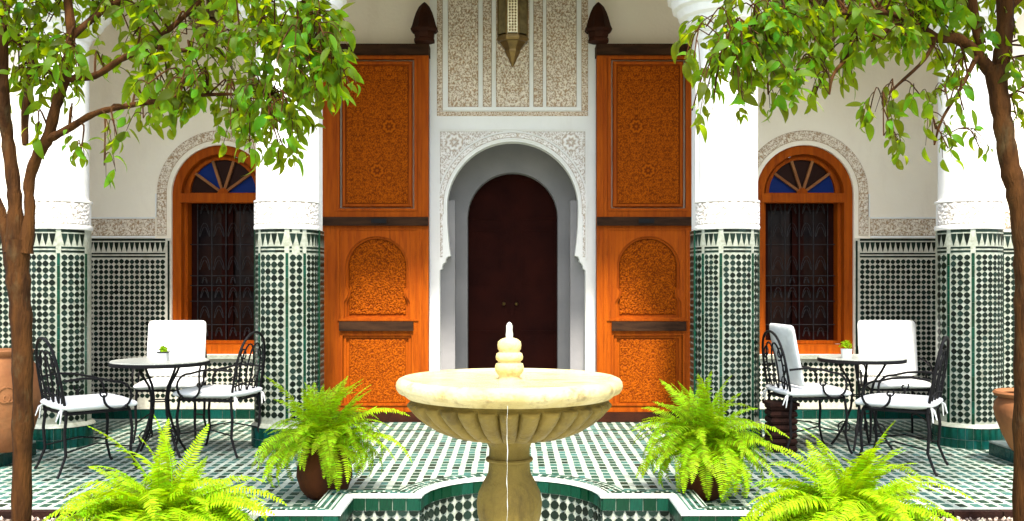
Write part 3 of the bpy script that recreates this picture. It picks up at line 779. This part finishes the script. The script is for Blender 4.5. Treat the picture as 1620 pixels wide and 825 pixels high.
noz = [(19,-4),(19,2),(17.5,4),(17,8),(20,12),(22.5,16),(23,21),(21.5,27),(18,29),(18,31),(21,33.5),(21.8,38),(20,43.5),(16.8,45),(16.5,48),(18.3,50),(19,56),(18,62),(13,66),(7,68),(.1,68.5)]
MB().lathe([(r*kN, .908+z*kN) for r, z in noz], n=32).obj('nozzle', 'stone', ft, smooth=50)
jet = MB().lathe([(5,66),(5.6,72),(5.2,80),(5.0,88),(3.6,92),(.5,94)] and [(r*kN, .908+z*kN) for r, z in [(5.4,66),(6.0,72),(5.0,80),(5.0,87),(3.2,91),(.4,93)]], n=12).obj('water_jet', 'foam', loc=(PCX-.005, PCY, 0), smooth=60)
tag(jet, 'short white jet of water bubbling from the fountain nozzle', 'water jet')
tk = MB(); rt = random.Random(3)
zz = np.linspace(.855, -.24, 60); tk.tube([(.0012*math.sin(z*31)+.0008*math.sin(z*77), -.006*(1-abs(z)), z) for z in zz], [.0007+.0013*max(0, math.sin(z*47+2*math.sin(z*13))) for z in zz], 6)
tko = tk.obj('water_trickle', 'foam', loc=(-.022, PCY-.50, 0)); tag(tko, 'thin trickle of water falling from the front rim of the fountain', 'water trickle')

# ------------------------------------------------------------------ ferns
def frond_mesh(L, droop, n, seed, wmax):
    rg = random.Random(seed); mb = MB(); st = MB()
    def pos(t): # arch in the XZ plane
        a = math.radians(72)-t*droop; return t
    pts = [Vector((0,0,0))]; d = math.radians(74); x = z = 0; side = 0
    sw = rg.uniform(-.25, .25)
    for i in range(n):
        t = i/n; d = math.radians(76)-droop*(t**1.25); x += L/n*math.cos(d); z += L/n*math.sin(d); side += L/n*sw*t
        pts.append(Vector((x, side, z)))
    for i in range(1, n+1):
        t = i/n
        w_ = 1.15*wmax*math.sin(PI*min(1, .12+t*.88))**.65*(1-.25*t)
        tg = (pts[i]-pts[i-1]).normalized(); sd = tg.cross(Vector((0,0,1)))
        sd = sd.normalized() if sd.length > .1 else Vector((0,1,0)); nm = sd.cross(tg)
        for q_ in (-1, 1):
            l = w_*rg.uniform(.85, 1.1); di = (sd*q_+tg*.28-nm*rg.uniform(-.05,.35)).normalized(); hw = L/n*.46
            b = pts[i]; k = rg.uniform(-.3, .3)
            ax = (tg+nm*k+sd*rg.uniform(-.15,.15)).normalized()
            mb.add([b-ax*hw*.7, b+ax*hw*.7, b+di*l*.55+ax*hw*.85-nm*l*.02, b+di*l-nm*l*.12+ax*hw*.2, b+di*l*.55-ax*hw*.75-nm*l*.02], [(0,1,2,4),(2,3,4)])
    k = len(mb.v); mb.tube(pts, [.0022*(1-.7*i/n) for i in range(n+1)], 4, False)
    me = mb.mesh('frond', 'fern', None, False)
    return me
FR = [frond_mesh(L, dr, 44, i, w_) for i, (L, dr, w_) in enumerate(((.46,1.7,.050),(.50,2.1,.054),(.54,2.5,.056),(.42,1.3,.046),(.48,2.9,.052),(.56,1.9,.058),(.38,2.3,.044),(.52,3.1,.054),(.44,.8,.044),(.50,1.0,.048),(.50,3.4,.050)))]
def fern(x, y, potmat, ph, pr, z0, nf, sc, label, seed, upright=.3, pot_label=None, shape=0):
    t = thing('potted_fern', label, 'fern', (x, y, 0), 0, 'bright green ferns round the pool')
    if shape == 0: prof = [(pr*.50,0),(pr*.62,.01),(pr*.86,ph*.18),(pr*1.0,ph*.42),(pr*.98,ph*.6),(pr*.85,ph*.82),(pr*.74,ph*.93),(pr*.80,ph*.96),(pr*.82,ph),(pr*.70,ph),(pr*.66,ph*.9)]
    else: prof = [(pr*.55,0),(pr*.60,.01),(pr*.74,ph*.35),(pr*.88,ph*.8),(pr*1.0,ph*.88),(pr*1.0,ph),(pr*.85,ph),(pr*.8,ph*.9)]
    MB().lathe(prof, n=32).obj('pot', potmat, t, smooth=40)
    MB().lathe([(.001, ph*.92), (pr*.72, ph*.92)], n=20).obj('soil', 'soil', t)
    rg = random.Random(seed)
    for k in range(nf):
        a = 2.399*k+rg.uniform(-.25, .25); inner = rg.random()
        tilt = rg.uniform(-.55, .25) if inner < upright else rg.uniform(.0, .75)+(.12 if shape else 0)
        if inner < upright: me = rg.choice([FR[3], FR[8], FR[9], FR[0]])
        else: me = rg.choice([FR[0], FR[1], FR[2], FR[4], FR[5], FR[6], FR[7], FR[10]])
        s_ = sc*rg.uniform(.78, 1.12)
        M4 = Matrix.Translation((rg.uniform(-.5,.5)*pr*.7, rg.uniform(-.5,.5)*pr*.7, ph*.92)) @ Matrix.Rotation(a, 4, 'Z') @ Matrix.Rotation(tilt, 4, 'Y') @ Matrix.Rotation(rg.uniform(-.5,.5), 4, 'X') @ Matrix.Diagonal((s_, s_, s_, 1))
        link('frond', me, t, mw=M4)
    return t
fern(-1.19, 6.24, 'terracotta', .33, .175, 0, 150, 1.06, 'potted fern in a round terracotta pot behind the left corner of the pool', 3, .32)
fern(1.20, 6.20, 'terracotta', .30, .15, 0, 160, 1.12, 'potted fern in a terracotta pot behind the right corner of the pool', 8, .30)
fern(-1.80, 5.05, 'terracotta', .08, .17, 0, 300, 1.30, 'large bright fern at the lower left, in front of the iron chairs', 13, .12, shape=1)
fern(1.74, 5.08, 'terracotta', .08, .17, 0, 300, 1.28, 'large bright fern at the lower right, in front of the pool corner', 21, .12, shape=1)

# ------------------------------------------------------------------ garden furniture
def arc(c, r, a0, a1, n, pl='xz', sx=1, sz=1):
    out = []
    for i in range(n+1):
        a = a0+(a1-a0)*i/n; u, v = r*math.cos(a)*sx, r*math.sin(a)*sz
        out.append(Vector((c[0]+u, c[1], c[2]+v)) if pl == 'xz' else Vector((c[0], c[1]+u, c[2]+v)))
    return out
def cushion_mesh(lx, ly, lz, name='cushion', seed=0):
    mb = MB(); n = 12; rg = random.Random(seed); vs = []; fs = []
    def sup(t): return math.copysign(abs(t)**.14, t)
    for i in range(n+1):
        v = -PI/2+PI*i/n
        for k in range(28):
            a = 2*PI*k/28
            cz = math.sin(v); cr = abs(math.cos(v))**.45
            x = cr*sup(math.cos(a))*lx/2; y = cr*sup(math.sin(a))*ly/2
            puff = 1-.28*((2*x/lx)**4+(2*y/ly)**4)/2
            z = math.copysign(abs(cz)**.8, cz)*lz/2*puff+.005*math.sin(11*x+seed+3*y)*math.cos(9*y-4*x)+.002*math.sin(31*x+9*y)
            vs.append((x, y, z))
    for i in range(n):
        for k in range(28): fs.append((i*28+k, i*28+(k+1) % 28, (i+1)*28+(k+1) % 28, (i+1)*28+k))
    mb.add(vs, fs); return mb.mesh(name, 'fabric', 179)
CM = cushion_mesh(.51, .50, .078, 'seat_cushion'); BM = cushion_mesh(.49, .46, .065, 'back_cushion', 2)
def make_chair(label, backc, loc, rz):
    t = thing('garden_chair', label, 'chair', loc, rz, 'black wrought iron chairs with white cushions')
    t.scale = (1.06, 1.06, 1.02)
    r = .0095
    fr = MB()
    for s_ in (-1, 1): fr.tube([(-.21, s_*.215, .43), (.20, s_*.225, .435)], r, 8)
    fr.tube([(.20, -.225, .435), (.215, 0, .435), (.20, .225, .435)], r, 8); fr.tube([(-.21, -.215, .43), (-.21, .215, .43)], r, 8)
    for k in range(5): fr.tube([(-.21, -.15+.075*k, .432), (.21, -.15+.075*k, .435)], .005, 6)
    fr.obj('seat_frame', 'iron', t, smooth=60)
    for s_ in (-1, 1):
        MB().tube([(.20, s_*.225, .43), (.215, s_*.232, .30), (.205, s_*.228, .15), (.235, s_*.24, .03), (.25, s_*.245, .006)], [.010,.011,.010,.009,.011], 8).obj('leg', 'iron', t, smooth=60)
        MB().tube([(-.21, s_*.215, .43), (-.225, s_*.22, .30), (-.215, s_*.215, .15), (-.26, s_*.23, .03), (-.275, s_*.235, .006)], [.010,.011,.010,.009,.011], 8).obj('leg', 'iron', t, smooth=60)
        MB().tube([(.207, s_*.228, .17), (0, s_*.18, .21), (-.216, s_*.217, .17)], .006, 6).obj('stretcher', 'iron', t, smooth=60)
        # arm: from the back down to a large open scroll at the front
        pts = [Vector((-.235, s_*.235, .66)), Vector((-.12, s_*.255, .675)), Vector((.0, s_*.262, .665)), Vector((.09, s_*.262, .64))]
        pts += [Vector((.10+.105*math.sin(a)*(1-.04*a), s_*.26, .535+.105*math.cos(a)*(1-.04*a))) for a in np.linspace(.25, 4.9, 16)]
        MB().tube(pts, .0085, 8).obj('arm', 'iron', t, smooth=60)
        MB().tube([Vector((.02+.045*math.cos(a)*(1-a/9), s_*.26, .56+.045*math.sin(a)*(1-a/9))) for a in np.linspace(2.4, 8.0, 14)], .006, 6).obj('scroll', 'iron', t, smooth=60)
        MB().tube([(.16, s_*.258, .47), (.19, s_*.24, .45), (.20, s_*.225, .43)], .008, 6).obj('arm_post', 'iron', t, smooth=60)
    def bk(z): return -.215-.16*(z-.43)
    pts = []
    for a in np.linspace(0, 1, 22):
        th = PI*a; y = -.225*math.cos(th)*(1+.10*math.sin(th)); z = .43+.52*max(0, math.sin(th))**.55
        pts.append(Vector((bk(z), y, z)))
    MB().tube(pts, .010, 8).obj('backrest', 'iron', t, smooth=60)
    g = MB()
    for s_ in (-1, 1):   # two crossing ovals and curls
        g.tube([Vector((bk(.66+.20*math.sin(a)), s_*.055+.10*math.cos(a), .66+.20*math.sin(a))) for a in np.linspace(0, 2*PI, 24)], .0065, 6, False)
        g.tube([Vector((bk(.52+.05*math.sin(a)), s_*(.12+.055*math.cos(a)*(1-a/10)), .54+.06*math.sin(a))) for a in np.linspace(-1, 5, 14)], .0055, 6)
    for s_ in (-1, 1):
        g.tube([Vector((bk(.78), s_*(.13+.045*math.cos(a)*(1-a/11)), .78+.05*math.sin(a)*(1-a/11))) for a in np.linspace(-2, 5.5, 18)], .0055, 6)
        g.tube([Vector((bk(.68), s_*(.175+.03*math.cos(a)*(1-a/11)), .66+.04*math.sin(a)*(1-a/11))) for a in np.linspace(-2, 5.5, 16)], .005, 6)
    g.tube([(bk(.54), -.22, .54), (bk(.55), 0, .56), (bk(.54), .22, .54)], .0065, 6)
    g.obj('back_scroll', 'iron', t, smooth=60)
    link('seat_cushion', CM, t, (.005, 0, .478))
    for s_ in (-1, 1):
        for dx_, dz_ in ((-.03, -.09), (-.005, -.11)):
            MB().tube([(-.225, s_*.20, .475), (-.24+dx_*.5, s_*.215, .45), (-.245+dx_, s_*.215+.01, .475+dz_)], [.006,.007,.004], 5).obj('cushion_tie', 'fabric', t, smooth=60)
    if backc:
        T = Matrix.Translation((-.165, 0, .765)) @ Matrix.Rotation(math.radians(-10), 4, 'Y') @ Matrix.Rotation(PI/2, 4, 'Y') @ Matrix.Diagonal((1, 1.04, .8, 1))
        link('back_cushion', BM, t, mw=T)
    return t
def hd(deg): return math.radians(deg)
make_chair('iron chair at the far left, its scrolled back towards the pool, white seat cushion', False, (-3.10, 7.20, 0), hd(42))
make_chair('iron chair with a large white back cushion behind the left table', True, (-2.98, 8.62, 0), hd(-84))
make_chair('iron chair at the right of the left table, beside the mosaic column', False, (-2.36, 7.93, 0), hd(168))
make_chair('iron chair with a white back cushion left of the right table, over a dark hamper', True, (2.40, 8.05, 0), hd(7))
make_chair('iron chair with a large white back cushion behind the right table', True, (3.34, 8.66, 0), hd(-96))
make_chair('iron chair at the far right, nearest the right tree, with tied white seat cushion', False, (2.86, 7.28, 0), hd(148))
def make_table(x, y, r, label):
    t = thing('bistro_table', label, 'table', (x, y, 0), 0, 'round stone topped iron tables')
    MB().lathe([(.001,.722),(r-.01,.722),(r,.726),(r,.744),(r-.008,.750),(.001,.750)], n=48).obj('table_top', 'table_stone', t, smooth=30)
    MB().lathe([(r-.012,.712),(r+.004,.712),(r+.006,.728),(r+.003,.740),(r-.003,.741)], n=48).obj('rim', 'iron', t, smooth=40)
    for k in range(4):
        a = PI/4+k*PI/2+.2; c, s_ = math.cos(a), math.sin(a)
        pr = [(.20,.718),(.16,.64),(.10,.55),(.075,.45),(.085,.33),(.13,.20),(.20,.07),(.245,.008)]
        MB().tube([(q_*c, q_*s_, z) for q_, z in pr], .010, 8).obj('leg', 'iron', t, smooth=60)
        MB().tube([((.135+.055*math.cos(b)*(1-b/12))*c, (.135+.055*math.cos(b)*(1-b/12))*s_, .16+.055*math.sin(b)*(1-b/12)) for b in np.linspace(-1.0, 6, 16)], .006, 6).obj('scroll', 'iron', t, smooth=60)
    MB().tube([(.082*math.cos(a), .082*math.sin(a), .43) for a in np.linspace(0, 2*PI, 20)], .006, 6).obj('ring', 'iron', t, smooth=60)
    return t
make_table(-2.79, 7.80, .375, 'round iron table with grey stone top on the left')
make_table(2.88, 8.14, .345, 'round iron table with grey stone top on the right')
def table_plant(px, Y, ph, pr, label, seed, kindp):
    t = thing('table_plant', label, 'plant pot', ((px-CX)*Y/F, Y, .7505))
    if kindp: MB().lathe([(.001,0),(pr*.85,0),(pr,ph),(pr*.9,ph),(pr*.85,ph*.9)], n=20).obj('pot', 'ceramic', t, smooth=40)
    else: MB().box(-pr, pr, -pr, pr, 0, ph).obj('pot', 'ceramic', t); MB().plate(rect(-pr-.006, pr+.006, -pr-.006, pr+.006), [rect(-pr+.004, pr-.004, -pr+.004, pr-.004)], ph-.004, ph+.004, 'z').obj('pot_rim', 'iron', t)
    rg = random.Random(seed); mb = MB()
    for k in range(150):
        a, e = rg.random()*2*PI, rg.random()**.6*PI/2; l = (.035 if not kindp else .052)*rg.uniform(.5,1.15); c = Vector((math.cos(a)*math.cos(e)*l*1.0, math.sin(a)*math.cos(e)*l, ph+math.sin(e)*l*1.1))
        R = Euler((rg.random()*6, rg.random()*6, rg.random()*6)).to_matrix(); s_ = .012
        mb.add([c+R @ Vector(v)*s_ for v in ((-1,0,0),(0,.5,.1),(1,0,0),(0,-.5,.1))], [(0,1,2,3)])
    mb.obj('leaves', 'fern', t, kind='stuff', fix=False)
table_plant(258.5, 7.72, .068, .034, 'small square white plant pot on the left table', 1, False)
table_plant(1339, 8.05, .072, .045, 'small round white pot with yellow green sprigs on the right table', 2, True)
hp = thing('wicker_hamper', 'dark brown hamper on the floor under the cushioned chair by the column', 'hamper', (2.17, 7.98, 0))
mbx = MB()
for k in range(7):
    z = .03+k*.055; mbx.lathe([(.14,z-.02),(.152,z),(.14,z+.027)], n=4, a0=PI/4, a1=2*PI+PI/4)
mbx.obj('wicker_body', 'hamper', hp); MB().box(-.12,.12,-.12,.12,.375,.40).obj('lid', 'hamper', hp)

# ------------------------------------------------------------------ lanterns
def lantern(x, y, zbot, label, sc=1.0):
    t = thing('hanging_lantern', label, 'lantern', (x, y, zbot), 0, 'hanging brass lanterns of the gallery')
    k = y/F*sc; 
    cone = [(.5,0),(4,6),(6,10),(6.5,12),(12,22),(13,24),(13,27),(18,33),(22,38),(25,39),(26.5,42),(26.5,45),(24,46),(24,48)]
    MB().lathe([(r*k, z*k) for r, z in cone], n=8, a0=PI/8, a1=2*PI+PI/8).obj('lower_cone', 'brass', t, smooth=20)
    hh = 64*k; z0 = 48*k; R = 25*k
    for i in range(8):
        a0 = PI/8+i*PI/4; a1 = a0+PI/4
        p0 = Vector((R*math.cos(a0), R*math.sin(a0), 0)); p1 = Vector((R*math.cos(a1), R*math.sin(a1), 0)); e = (p1-p0)
        MB().tube([p0+Vector((0,0,z0)), p0+Vector((0,0,z0+hh))], .009*sc, 6).obj('lantern_post', 'brass', t)
        a = p0+e*.1; b = p0+e*.9; nrm = Vector((e.y, -e.x, 0)).normalized()*.003
        gm = 'pale_glass' if i == 5 else 'dark_glass'
        MB().add([a-nrm+Vector((0,0,z0+.01)), b-nrm+Vector((0,0,z0+.01)), b-nrm+Vector((0,0,z0+hh-.01)), a-nrm+Vector((0,0,z0+hh-.01)),
                  a+nrm+Vector((0,0,z0+.01)), b+nrm+Vector((0,0,z0+.01)), b+nrm+Vector((0,0,z0+hh-.01)), a+nrm+Vector((0,0,z0+hh-.01))],
                 [(0,1,2,3),(4,7,6,5),(0,4,5,1),(1,5,6,2),(2,6,7,3),(3,7,4,0)]).obj('glass_panel', gm, t)
        g = MB()
        if i == 5:
            for q_ in range(13):
                for w2 in (-1, 0, 1):
                    c = p0+e*(.5+.23*w2)+Vector((0,0,z0+hh*(.08+.07*q_)))+Vector((e.y,-e.x,0)).normalized()*.006
                    ex = e.normalized()*.011
                    g.add([c-ex, c-Vector((0,0,.012)), c+ex, c+Vector((0,0,.012))], [(0,1,2,3)])
            g.obj('fretwork', 'brass', t, kind='stuff', fix=False)
    z1 = z0+hh
    MB().lathe([(24*k,z1),(27*k,z1+2*k),(27*k,z1+6*k),(20*k,z1+10*k),(14*k,z1+24*k),(6*k,z1+34*k),(3*k,z1+38*k)], n=8, a0=PI/8, a1=2*PI+PI/8).obj('lantern_cap', 'brass', t, smooth=20)
    MB().tube([(0,0,z1+36*k),(0,0,4.76-zbot)], .006, 6).obj('hanging_rod', 'iron', t)
lantern(0.0, 9.0, P(811,107,9.0).z, 'brass lantern with a pale glass panel hanging in front of the portal')
lantern(-2.83, 9.1, 3.50, 'brass lantern hanging in front of the left window behind leaves', 1.0)
lantern(2.88, 9.1, 3.42, 'brass lantern hanging in front of the right window behind leaves', 1.0)

# ------------------------------------------------------------------ trees
def leaf_mesh(L, W, seed):
    rg = random.Random(seed); mb = MB(); n = 6; fold = rg.uniform(.15, .45); curl = rg.uniform(.2, 1.7)
    rows = []
    for i in range(n+1):
        t = i/n; w_ = W*math.sin(PI*t**.85)**.8*.5 if 0 < t < 1 else 0
        x = L*t*math.cos(curl*t*.5); z = -L*t*math.sin(curl*t*.5)
        rows.append((x, w_, z))
    vs = []; fs = []
    for x, w_, z in rows: vs += [(x, -w_, z+w_*fold), (x, 0, z), (x, w_, z+w_*fold)]
    for i in range(n): fs += [(3*i, 3*i+1, 3*i+4, 3*i+3), (3*i+1, 3*i+2, 3*i+5, 3*i+4)]
    vs += [(-L*.12, 0, .004)]; mb.add(vs, fs)
    me = mb.mesh('leaf', 'leaf', 60, False); return me, vs[:-1], fs
LM = [leaf_mesh(.084, .040, 1), leaf_mesh(.104, .042, 2), leaf_mesh(.066, .034, 3), leaf_mesh(.094, .030, 4), leaf_mesh(.052, .028, 5)]
def smooth_path(pts, k=4):
    out = []; n = len(pts)
    for i in range(n-1):
        p0 = pts[max(i-1,0)]; p1 = pts[i]; p2 = pts[i+1]; p3 = pts[min(i+2,n-1)]
        for j in range(k):
            t = j/k
            out.append(tuple(.5*((2*p1[c])+(-p0[c]+p2[c])*t+(2*p0[c]-5*p1[c]+4*p2[c]-p3[c])*t*t+(-p0[c]+3*p1[c]-3*p2[c]+p3[c])*t**3) for c in range(len(p1))))
    out.append(tuple(pts[-1])); return out
def tree(base, label, limbs, clumps, seed, base_z=-.05):
    """limbs: lists of (px, py, depth, radius px); clumps: (px, py, depth, radius px, leaves)"""
    rg = random.Random(seed)
    t = thing('citrus_tree', label, 'tree', base, 0, 'citrus trees in the planting beds')
    off = Vector(base); nodes = []
    for k, lb in enumerate(limbs):
        pts = [(*(P(a, b, d)-off), r*d/F) for a, b, d, r in lb]
        sp = smooth_path(pts, 5)
        MB().tube([q_[:3] for q_ in sp], [q_[3]*(1+.07*math.sin(i*1.9+k)+.04*math.sin(i*3.7)) for i, q_ in enumerate(sp)], 12 if k < 2 else 7).obj('trunk' if k == 0 else 'branch', 'bark', t, smooth=60)
        nodes += [(Vector(q_[:3]), q_[3]) for q_ in sp[(3 if k else 12):]]
    tw = MB(); leaves = []
    for (px, py, d, rpx, nl) in clumps:
        c = P(px, py, d)-off; R = rpx*d/F
        # twig from the nearest thicker node
        nd = min(nodes, key=lambda q_: (q_[0]-c).length+(.3 if q_[0].z > c.z+.3 else 0))
        a = nd[0]; mid = (a+c)/2+Vector((rg.uniform(-.05,.05), rg.uniform(-.05,.05), .06+rg.uniform(0,.08)))
        pth = smooth_path([tuple(a), tuple(mid), tuple(c)], 4)
        r0 = min(nd[1]*.5, .0065); tw.tube(pth, [r0+(.0035-r0)*i/(len(pth)-1) for i in range(len(pth))], 5, False)
        ns = max(3, nl//8); per = max(2, nl//ns)
        for s_ in range(ns):
            st = Vector(pth[rg.randint(3, len(pth)-1)])
            d3 = Vector((rg.gauss(0,1), rg.gauss(0,1), rg.gauss(-.15,.75))).normalized()
            en = c+Vector((d3.x*R, d3.y*R*1.1, d3.z*R*.9)); sag = Vector((0,0,-.03))
            p2 = smooth_path([tuple(st), tuple((st+en)/2+Vector((0,0,.03))), tuple(en+sag)], 3)
            tw.tube(p2, [.0032-.0018*i/(len(p2)-1) for i in range(len(p2))], 4, False)
            for j in range(per):
                f = 1 if j == 0 else rg.uniform(.25, 1.0); idx = f*(len(p2)-1); i0 = min(int(idx), len(p2)-2); fr_ = idx-i0
                pos = Vector(p2[i0]).lerp(Vector(p2[i0+1]), fr_)
                dr = (Vector(p2[i0+1])-Vector(p2[i0])).normalized()
                o_ = (dr*.7+Vector((rg.gauss(0,.9), rg.gauss(0,.9), rg.gauss(-.45,.7)))).normalized()
                leaves.append((pos+o_*.008, o_, rg.uniform(0, 2*PI), rg.uniform(.6, 1.2), rg.randrange(5)))
    tw.obj('twig', 'bark', t, kind='stuff', smooth=60, fix=False)
    # the nearest leaves one by one, the rest as the crown
    def mtx(lf):
        pos, o_, roll, s_, v = lf
        q_ = o_.to_track_quat('X', 'Z'); return Matrix.Translation(pos) @ q_.to_matrix().to_4x4() @ Matrix.Rotation(math.sin(roll)*1.1, 4, 'X') @ Matrix.Scale(s_, 4)
    def vis(lf):
        p = lf[0]+off; x = p.x*F/p.y+CX; y = CY-(p.z-HC)*F/p.y
        return -10 < x < 1630 and y > -10
    order = sorted(leaves, key=lambda l: (0 if vis(l) else 1, (l[0]+off).y-.2*l[3]))
    for lf in order[:300]: link('leaf', LM[lf[4]][0], t, mw=mtx(lf))
    cr = MB()
    for lf in order[300:]:
        m4 = mtx(lf); me, vs, fs = LM[lf[4]]
        cr.add([m4 @ Vector(v) for v in vs], fs)
    cr.obj('crown', 'leaf', t, kind='stuff', smooth=60, fix=False)
    return t
def scatter(regions, seed):
    rg = random.Random(seed); out = []
    for (x0, x1, y0, y1, n, d0, d1, r, nl) in regions:
        for _ in range(n): out.append((rg.uniform(x0,x1), rg.uniform(y0,y1), rg.uniform(d0,d1), r*rg.uniform(.75,1.2), int(nl*rg.uniform(.7,1.3))))
    return out
DL = 5.2
limbsL = [
 [(33,1130,DL,16.7),(33,980,DL,15.0),(34,825,DL,14.5),(36,640,DL,15.0),(34,520,DL,15.8),(28,430,DL,17.6),(28,380,DL,17.6)],
 [(24,400,DL,16),(24,330,DL,11),(20,280,DL,10.5),(12,220,DL,9.5),(6,160,DL-.05,9),(4,60,DL-.05,8),(10,-60,DL,7),(0,-220,DL,5)],
 [(38,400,DL,14),(47,340,DL,8.5),(46,290,DL,8.5),(58,250,DL-.02,9),(76,218,DL-.03,9),(88,170,DL-.05,8.5),(105,115,DL-.1,8.5),(112,50,DL-.1,7.5),(108,-40,DL,7),(140,-200,DL,5)],
 [(24,440,DL,14),(10,370,DL+.02,10),(-6,320,DL+.05,9),(-40,230,DL+.1,8),(-80,80,DL,6),(-110,-150,DL,4)],
 [(74,222,DL-.03,7),(110,203,DL-.08,6),(150,180,DL-.1,5),(200,168,DL-.15,4.5),(250,160,DL-.2,4),(330,150,DL-.25,3),(430,150,DL-.3,2)],
 [(104,125,DL-.1,6),(150,120,DL-.1,5.5),(190,95,DL-.12,5),(235,72,DL-.15,4.5),(290,28,DL-.2,4),(340,-20,DL-.2,3.5),(420,-80,DL-.2,2.5)],
 [(235,72,DL-.15,4),(300,80,DL-.2,3.4),(380,60,DL-.3,3),(470,70,DL-.4,2.2),(540,100,DL-.45,1.5)],
 [(112,60,DL-.1,6),(160,20,DL,5),(240,-30,DL,4),(320,-110,DL+.1,3)],
 [(46,45,DL+.1,5),(50,100,DL+.1,6),(40,180,DL+.05,6),(40,230,DL+.02,5)],
]
clL = scatter([
 (0,150,-10,60,9,4.9,5.5,42,30), (150,300,-10,70,11,4.8,5.5,44,26), (300,450,-10,70,12,4.7,5.4,44,28), (440,530,-10,60,10,4.6,5.1,38,30),
 (0,60,70,150,4,5.0,5.4,28,18), (60,230,70,140,8,4.8,5.4,38,22), (230,400,60,150,12,4.6,5.3,42,24), (380,520,50,140,14,4.5,5.0,38,28),
 (480,545,100,150,6,4.6,5.0,22,18), (220,330,130,190,6,4.7,5.2,26,18),(330,480,130,205,10,4.6,5.1,28,22), (420,480,190,240,4,4.6,4.9,20,14),
 (-220,0,-200,200,14,4.9,5.7,55,26), (-200,500,-330,-45,60,4.6,5.9,66,44), (-360,400,-640,-320,60,4.5,5.9,84,46),
], 11)
clL += [(70,125,5.1,24,9),(128,240,5.0,22,7),(165,262,4.95,18,6),(108,205,5.1,18,5),(185,215,4.95,20,9),(552,132,4.7,16,10),(440,225,4.7,22,11),(365,205,4.8,20,8),(300,165,4.9,22,12),(60,200,5.15,14,4),(30,110,5.3,24,9),(395,242,4.75,14,6),(20,60,5.3,30,14)]
clL = [(*c[:4], int(c[4]*1.5) if c[4] < 13 else c[4]) for c in clL]
tree((P(33,1130,DL).x, DL, -.04), 'citrus tree with a forked trunk at the far left, branches over the left window', limbsL, clL, 4)
DR = 5.25
limbsR = [
 [(1622,1130,DR,20),(1622,980,DR,18),(1621,825,DR,17),(1622,640,DR,17),(1624,500,DR,17.5),(1622,400,DR,17),(1612,320,DR,16),(1598,265,DR,15),(1589,210,DR,14.5),(1580,150,DR,15),(1574,105,DR,16)],
 [(1578,125,DR,14),(1588,70,DR,13),(1590,10,DR,12.5),(1584,-90,DR,10),(1600,-260,DR,6)],
 [(1572,120,DR,12),(1545,85,DR-.03,9.5),(1515,62,DR-.06,9),(1480,60,DR-.1,8),(1455,42,DR-.12,7),(1430,40,DR-.15,5),(1400,50,DR-.2,4.5),(1365,72,DR-.25,4),(1335,98,DR-.3,3.4),(1318,120,DR-.35,2.6),(1312,150,DR-.35,1.6)],
 [(1552,70,DR-.05,8),(1540,20,DR-.05,8),(1530,-60,DR,7),(1500,-200,DR,5)],
 [(1455,42,DR-.12,5),(1400,20,DR-.2,4.5),(1320,22,DR-.3,3.8),(1230,35,DR-.4,3),(1150,70,DR-.5,2)],
 [(1480,60,DR-.1,4),(1462,95,DR-.15,3),(1420,135,DR-.2,2.4),(1396,158,DR-.25,1.8)],
 [(1545,90,DR-.04,4.5),(1520,140,DR-.12,3),(1490,190,DR-.2,2.3),(1478,230,DR-.2,1.5)],
 [(1590,20,DR,6),(1640,-20,DR+.05,5),(1720,-40,DR+.1,4)],
]
clR = scatter([
 (1110,1250,-10,60,11,4.7,5.2,40,28), (1240,1400,-10,70,13,4.7,5.3,42,28), (1390,1540,-10,50,13,4.8,5.5,40,30), (1540,1640,-10,50,5,5.3,5.6,36,20),
 (1125,1220,60,135,12,4.6,5.0,32,30), (1210,1330,55,120,11,4.7,5.2,30,26), (1330,1470,60,90,6,4.8,5.2,24,18), (1480,1560,60,130,5,5.1,5.4,26,16),
 (1600,1660,60,200,5,5.1,5.5,26,16), (1150,1800,-330,-45,60,4.6,5.9,66,44), (1230,1980,-640,-300,60,4.5,5.9,84,46), (1640,1800,-250,150,10,5,5.7,52,26),
], 17)
clR += [(1098,92,4.7,16,9),(1095,175,4.65,18,10),(1130,150,4.7,18,9),(1160,120,4.7,22,13),(1175,160,4.7,16,8),(1240,140,4.8,18,11),(1215,150,4.8,14,6),(1290,150,4.9,12,5),
        (1405,165,4.95,20,9),(1375,180,4.95,18,9),(1398,215,4.9,22,12),(1420,225,4.9,16,6),(1455,150,4.95,20,9),(1480,205,5.0,24,10),(1500,235,5.0,20,7),(1550,235,5.0,18,6),(1495,150,5.05,24,12),(1525,175,5.05,20,9),(1345,115,4.95,16,6),(1605,110,5.2,16,8)]
clR = [(*c[:4], int(c[4]*1.5) if c[4] < 13 else c[4]) for c in clR]
tree((P(1622,1130,DR).x, DR, -.04), 'citrus tree with a leaning trunk at the far right, its branches over the right window', limbsR, clR, 9)
